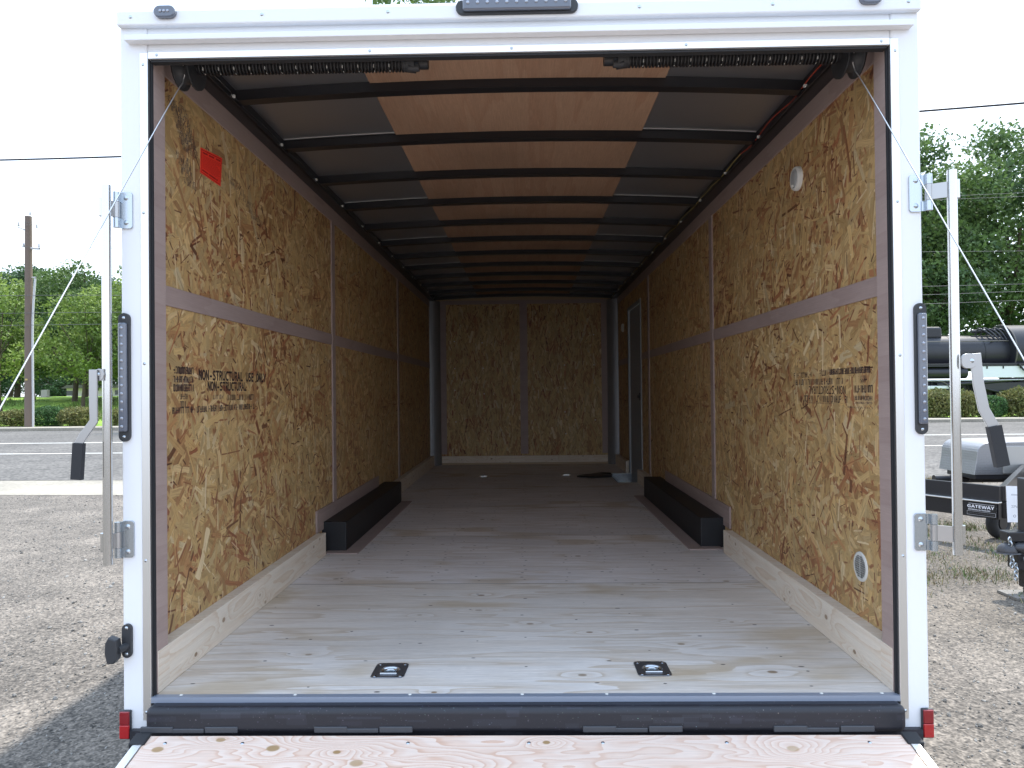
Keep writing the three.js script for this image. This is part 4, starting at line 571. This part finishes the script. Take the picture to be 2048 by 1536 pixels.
dup(bar, [-24.0, 0.1, -33.9], 2, [0.9, 0.72, 0.9], 'loose olive shrub left of the utility pole'); dup(bar, [-25.9, 0.1, -34], 4, [1, 0.8, 1], 'loose olive shrub at the far left edge'); dup(bar, [-18.75, 0.1, -33.9], 1, [0.95, 0.74, 0.95], 'loose olive shrub beside the left tail light'); dup(box, [-17.2, 0.1, -33.9], 1, 1, 'round dark shrub hidden behind the white post');
dup(box, [21.25, 0.1, -33.9], 3, [0.95, 0.9, 0.95], 'bright round green shrub behind the right handle');
dup(bar, [18.85, 0.1, -33.9], 2.5, [0.98, 1.16, 0.98], 'loose reddish olive shrub beside the right tail light'); dup(bar, [20.15, 0.1, -34], 5.5, [0.8, 1.1, 0.8], 'loose olive shrub behind the right lock bar'); dup(bar, [22.7, 0.1, -33.9], 0.3, [1.05, 1.2, 1.05], 'loose olive shrub between the right handle and the edge'); dup(bar, [24.4, 0.1, -33.9], 1.3, [1.05, 1.15, 1.05], 'loose olive shrub just past the right edge');

{ // weeds and dry grass, lawn edge tufts
  const blade = new THREE.BufferGeometry(); blade.setAttribute('position', new THREE.Float32BufferAttribute([-0.5, 0, 0, 0.5, 0, 0, 0.25, 0.6, 0.12, -0.25, 0.6, 0.12, 0, 1, 0.4], 3)); blade.setIndex([0, 1, 2, 0, 2, 3, 3, 2, 4]); blade.computeVertexNormals();
  const field = (name, label, n, seed, place, cols) => { const R = rng(seed), im = new THREE.InstancedMesh(blade, mat({ roughness: 0.8, side: THREE.DoubleSide }), n), m = new THREE.Matrix4(), e = new THREE.Euler(), q = new THREE.Quaternion(), k = new THREE.Color(); for (let i = 0; i < n; i++) { const [x, y, z, h] = place(R); q.setFromEuler(e.set((R() - 0.5) * 1.1, R() * 6.3, (R() - 0.5) * 1.1)); m.compose(V(x, y, z), q, V(h * 0.09 + 0.003, h, h)); im.setMatrixAt(i, m); const c0 = cols[Math.floor(R() * cols.length)], l = 0.7 + 0.6 * R(); im.setColorAt(i, k.setRGB(c0[0] * l, c0[1] * l, c0[2] * l)); } im.name = name; im.userData = { kind: 'stuff', label, category: 'grass' }; shade(im); scene.add(im); };
  const spots = []; { const R = rng(61); for (let i = 0; i < 46; i++) spots.push([2.6 + 2.9 * R(), -5.2 - 3.2 * R(), 0.08 + 0.22 * R()]); }
  field('weeds', 'low weeds and dead grass around the parked trailer tongues', 12000, 4, (R) => { const s = spots[Math.floor(R() * spots.length)]; return [s[0] + (R() + R() - 1) * s[2] * 1.6, 0, s[1] + (R() + R() - 1) * s[2] * 1.6, 0.02 + 0.06 * R() * R()]; }, [[0.09, 0.14, 0.04], [0.12, 0.15, 0.05], [0.3, 0.24, 0.13], [0.26, 0.2, 0.12]]);
  field('dry_grass', 'strip of dry grass along the near edge of the road', 5000, 6, (R) => { const x = 3 + 14 * R(); return [x, 0, -12.0 + 0.046 * (x - 7) + 0.35 * (R() + R() - 1), 0.03 + 0.07 * R()]; }, [[0.4, 0.32, 0.18], [0.32, 0.25, 0.14], [0.2, 0.18, 0.08]]);
  field('long_grass', 'taller grass and weeds on the lawn under the park trees', 9000, 8, (R) => { const x = -42 + 26 * R(), z = -37 - 16 * R(); return [x, lawnH(x, z), z, (vn(x * 0.35, z * 0.35, 5) > 0.55 ? 0.35 : 0.1) * (0.5 + R())]; }, [[0.09, 0.16, 0.03], [0.12, 0.2, 0.045], [0.16, 0.2, 0.06]]);
}

// ------------------------------------------------------------------ pole, wires, lamp
{
  const X = -22.62, Z = -32.9, t = thing('utility_pole', 'tall weathered wooden utility pole across the road', 'pole', [X, 0.12, Z]);
  part(t, 'pole_shaft', cyl([X, 0.12, Z], [X, 9.75, Z], 0.19, 0.14, 20), M.poleWood);
  part(t, 'conduit', [tube([[X + 0.21, 0.12, Z + 0.04], [X + 0.2, 5.0, Z + 0.03], [X + 0.26, 6.2, Z + 0.02], [X + 0.3, 6.9, Z]], 0.05, 8)], M.conduit);
  part(t, 'bracket', [tube([[X - 0.1, 9.1, Z], [X - 0.42, 9.25, Z + 0.1]], 0.03, 6), tube([[X - 0.15, 8.3, Z], [X + 0.55, 8.25, Z + 0.05]], 0.05, 6), tube([[X + 0.1, 6.95, Z], [X + 0.34, 6.95, Z]], 0.03, 6)], M.conduit);
  for (const [x, y] of [[-0.42, 9.3], [0.42, 9.2], [0.12, 9.8], [-0.2, 8.35], [0.52, 8.32]]) part(t, 'insulator', cyl([X + x, y, Z + 0.05], [X + x, y + 0.16, Z + 0.05], 0.05, 0.035, 10), M.conduit);
  part(t, 'pole_tag', rb(X - 0.05, X + 0.05, 2.25, 2.32, Z + 0.16, Z + 0.2, 0.004), M.wireYellow);
  const X1 = 47, s = 0.4;
  [[9.3, 10.0, -0.42], [9.42, 9.85, 0.42], [8.3, 7.5, 0.5], [6.1, 6.0, 0.2], [5.3, 5.65, 0.2], [4.75, 5.25, 0.2]].forEach(([hp, hr, dx], i) => {
    const h1 = hp + (hr - hp + s * 0.95) / 0.61, pts = [[-92, hp + 0.4, Z], [-57, hp - 0.25, Z]]; for (let k = 0; k <= 12; k++) { const u = k / 12; pts.push([mix(X, X1, u), hp + (h1 - hp) * u - 4 * s * u * (1 - u), Z + 0.25]); }
    solo('power_line', tube(pts, i < 3 ? 0.008 : 0.01, 5, 90), M.wireGrey ?? (M.wireGrey = mat({ color: C(0.12, 0.12, 0.12), roughness: 0.6 })), ['topmost thin wire on the utility pole', 'second wire from the top of the utility pole', 'wire on the short cross arm, third from the top', 'fourth wire from the top crossing before the big trees', 'second lowest wire crossing before the big trees', 'lowest wire along the road, crossing before the park trees'][i], 'wire', 'wires along the road');
  });
  const pts = []; for (let k = 0; k <= 16; k++) { const u = k / 16; pts.push([mix(-26, 26, u), mix(9.45, 9.15, u) - 2.6 * 4 * u * (1 - u) * 0.25, mix(-24, -17, u)]); }
  solo('service_cable', tube(pts, 0.028, 6, 60), M.black, 'thick overhead cable crossing high behind the trailer roof', 'wire');
  const p = thing('wooden_pole', 'thin distant pole above the park trees behind the left lock bar', 'pole', [-48.4, 1.2, -80]); part(p, 'pole_shaft', cyl([-48.4, 1.2, -80], [-48.4, 12, -80], 0.2, 0.14, 10), M.poleWood); part(p, 'cross_arm', tube([[-49.2, 11.4, -80], [-47.6, 11.4, -80]], 0.07, 6), M.poleWood);
  const l = thing('street_lamp', 'grey street lamp arm poking in at the top right corner', 'street lamp', [12.6, 0, -15]); part(l, 'pole_shaft', cyl([12.6, 0, -15], [12.6, 9.0, -15], 0.1, 0.06, 14), M.conduit); part(l, 'arm', tube([[12.6, 8.9, -15], [11.6, 9.0, -15], [10.7, 8.75, -15]], 0.035, 8), M.conduit); part(l, 'lamp_head', [rb(10.05, 10.75, 8.0, 8.12, -0.12, 0.12, 0.05, 3).rotateZ(0.45).translate(1.35, -3.45 - 0, -15).translate(0, 0, 0)], M.conduit);
}

// ------------------------------------------------------------------ pale building and marker deep in the park
{
  const b = thing('pale_building', 'low pale building glimpsed between the park tree trunks', 'building', [-57, 1.3, -96]);
  part(b, 'wall', bx(-61, -53, 1.0, 2.5, -96, -101), M.wallPale); part(b, 'roof', ext([[-61.4, 2.5], [-52.6, 2.5], [-53.4, 2.95], [-60.6, 2.95]], 6.2).translate(0, 0, -101.6), M.roofDark);
  for (const x of [-61, -54.5]) part(b, 'window', bx(x, x + 1.1, 1.6, 2.2, -95.98, -96.02), M.glass);
  const m = thing('stone_marker', 'small pale stone marker under the trees left of the pole', 'marker', [-44, 1.3, -66]); part(m, 'base', rb(-44.3, -43.5, 1.1, 1.45, -66.4, -65.6, 0.03), M.wallPale); part(m, 'slab', rb(-44.2, -43.6, 1.45, 2.1, -66.2, -65.8, 0.05), M.wallPale);
}

// ------------------------------------------------------------------ steam locomotive
{
  const t = thing('steam_locomotive', 'black steam locomotive with a white splash panel behind the right hedge', 'locomotive', [24, 0.1, -40.4]), Z = -40.4, Y = 3.32;
  const bar_ = (x0, x1, r, y = Y) => cyl([x0, y, Z], [x1, y, Z], r, r, 40);
  const bl = part(t, 'boiler', [bar_(12, 25.9, 0.98)], M.locoBlack); for (const x of [14, 16.2, 18.4, 20.6, 22.9, 24.6]) part(bl, 'boiler_band', new THREE.TorusGeometry(0.985, 0.014, 6, 40).rotateY(Math.PI / 2).translate(x, Y, Z), M.locoBlack);
  part(t, 'firebox', [bar_(25.9, 31.5, 1.42, 3.42)], M.locoBlack); part(t, 'firebox_ring', new THREE.TorusGeometry(1.42, 0.035, 8, 48).rotateY(Math.PI / 2).translate(25.95, 3.42, Z), M.locoGrey);
  part(t, 'sand_dome', [rb(21.45, 22.6, 4.1, 4.78, Z - 0.5, Z + 0.5, 0.16, 4)], M.locoBlack); part(t, 'steam_dome', new THREE.LatheGeometry([[0.62, 0], [0.55, 0.3], [0.5, 0.55], [0.36, 0.74], [0, 0.82]].map((p) => new THREE.Vector2(...p)), 28).translate(18.4, 4.15, Z), M.locoBlack);
  part(t, 'chimney', new THREE.LatheGeometry([[0.36, 0], [0.28, 0.2], [0.28, 0.6], [0.36, 0.7], [0.34, 0.72], [0.25, 0.72]].map((p) => new THREE.Vector2(...p)), 24).translate(13, 4.2, Z), M.locoBlack);
  part(t, 'turret_pipes', [...[0, 1, 2, 3, 4].map((i) => tube([[24.5 + i * 0.3, 4.3, Z + 0.2], [24.6 + i * 0.28, 4.62 + 0.06 * (i % 2), Z + 0.35], [24.9 + i * 0.26, 4.45, Z + 0.55], [25.2 + i * 0.2, 4.0, Z + 0.86]], 0.045, 6)), cyl([24.3, 4.5, Z + 0.2], [25.8, 4.56, Z + 0.2], 0.1), cyl([24.8, 4.5, Z + 0.1], [24.8, 4.75, Z + 0.1], 0.09)], M.locoBlack);
  part(t, 'running_board', [rb(12, 31.5, 2.66, 2.74, Z + 0.6, Z + 1.42, 0.01), rb(12, 31.5, 2.58, 2.68, Z + 1.36, Z + 1.4, 0.005)], M.locoBlack);
  part(t, 'handrail', [tube([[12, 3.92, Z + 0.98], [25.8, 3.94, Z + 0.98]], 0.025, 6), ...[14, 17, 20, 23, 25].map((x) => cyl([x, 3.93, Z + 0.7], [x, 3.93, Z + 0.99], 0.03))], M.locoGrey);
  const wp = part(t, 'splash_panel', rb(23.75, 30.5, 1.98, 2.63, Z + 1.34, Z + 1.38, 0.01), M.locoWhite, 'white painted panel under the running board');
  for (const x of [24.35, 25.2, 26.1, 27]) part(wp, 'panel_bracket', rb(x, x + 0.06, 2.45, 2.66, Z + 1.37, Z + 1.41, 0.005), M.locoBlack);
  part(t, 'air_pipe', [tube([[26.0, 2.7, Z + 1.45], [26.25, 2.35, Z + 1.5], [26.7, 2.2, Z + 1.5], [27.2, 2.3, Z + 1.5]], 0.05, 8)], M.locoBlack);
  part(t, 'air_tank', cyl([16, 2.25, Z + 1.1], [23.4, 2.25, Z + 1.1], 0.3, 0.3, 24), M.locoBlack);
  part(t, 'side_frame', [rb(13, 31.5, 0.95, 1.9, Z + 0.55, Z + 0.72, 0.02), rb(23.9, 31, 1.3, 1.72, Z + 1.2, Z + 1.3, 0.02).rotateZ(0.0)], M.locoBlack);
  part(t, 'side_rod', [rb(15, 29, 0.86, 1.02, Z + 1.14, Z + 1.2, 0.02), tube([[21.8, 1.62, Z + 1.25], [24.5, 1.75, Z + 1.25], [27.5, 2.05, Z + 1.25]], 0.11, 6), tube([[24, 1.5, Z + 1.3], [25, 1.25, Z + 1.3], [27, 1.3, Z + 1.3], [29, 1.5, Z + 1.3]], 0.05, 6)], M.locoBlack);
  part(t, 'step_rail', tube([[12, 1.83, Z + 1.46], [31.5, 1.86, Z + 1.46]], 0.018, 5), M.locoWhite);
  part(t, 'white_step', [rb(21.3, 22.85, 1.42, 1.58, Z + 1.2, Z + 1.34, 0.03), tube([[21.3, 1.5, Z + 1.3], [21.6, 1.2, Z + 1.3], [22, 1.05, Z + 1.3]], 0.06, 6)], M.locoWhite);
  part(t, 'bent_pipe', tube([[21.2, 1.85, Z + 1.38], [21.8, 1.86, Z + 1.4], [22.25, 1.66, Z + 1.4], [22.45, 1.42, Z + 1.4]], 0.03, 6), M.locoGrey);
  for (const x of [15, 17.2, 19.4, 21.6, 23.8, 26, 28.2]) { const w = part(t, 'driving_wheel', [new THREE.TorusGeometry(0.86, 0.06, 8, 40).translate(x, 0.98, Z + 0.85), cyl([x, 0.98, Z + 0.78], [x, 0.98, Z + 1.1], 0.2), ext([...ring(x, 0.98, 0.84, 0.84, 30)], 0.05).translate(0, 0, Z + 0.76)], M.locoBlack); part(w, 'spoke', Array.from({ length: 14 }, (_, i) => cyl([x, 0.98, Z + 0.86], [x + 0.82 * Math.cos(i / 14 * 6.283), 0.98 + 0.82 * Math.sin(i / 14 * 6.283), Z + 0.86], 0.04, 0.03, 6)), M.locoBlack); }
  part(t, 'track_bed', [rb(8, 36, 0.02, 0.12, Z + 0.7, Z + 0.86, 0.01), rb(8, 36, 0.02, 0.12, Z - 0.86, Z - 0.7, 0.01)], M.locoGrey);
}
renderer.render(scene, camera);
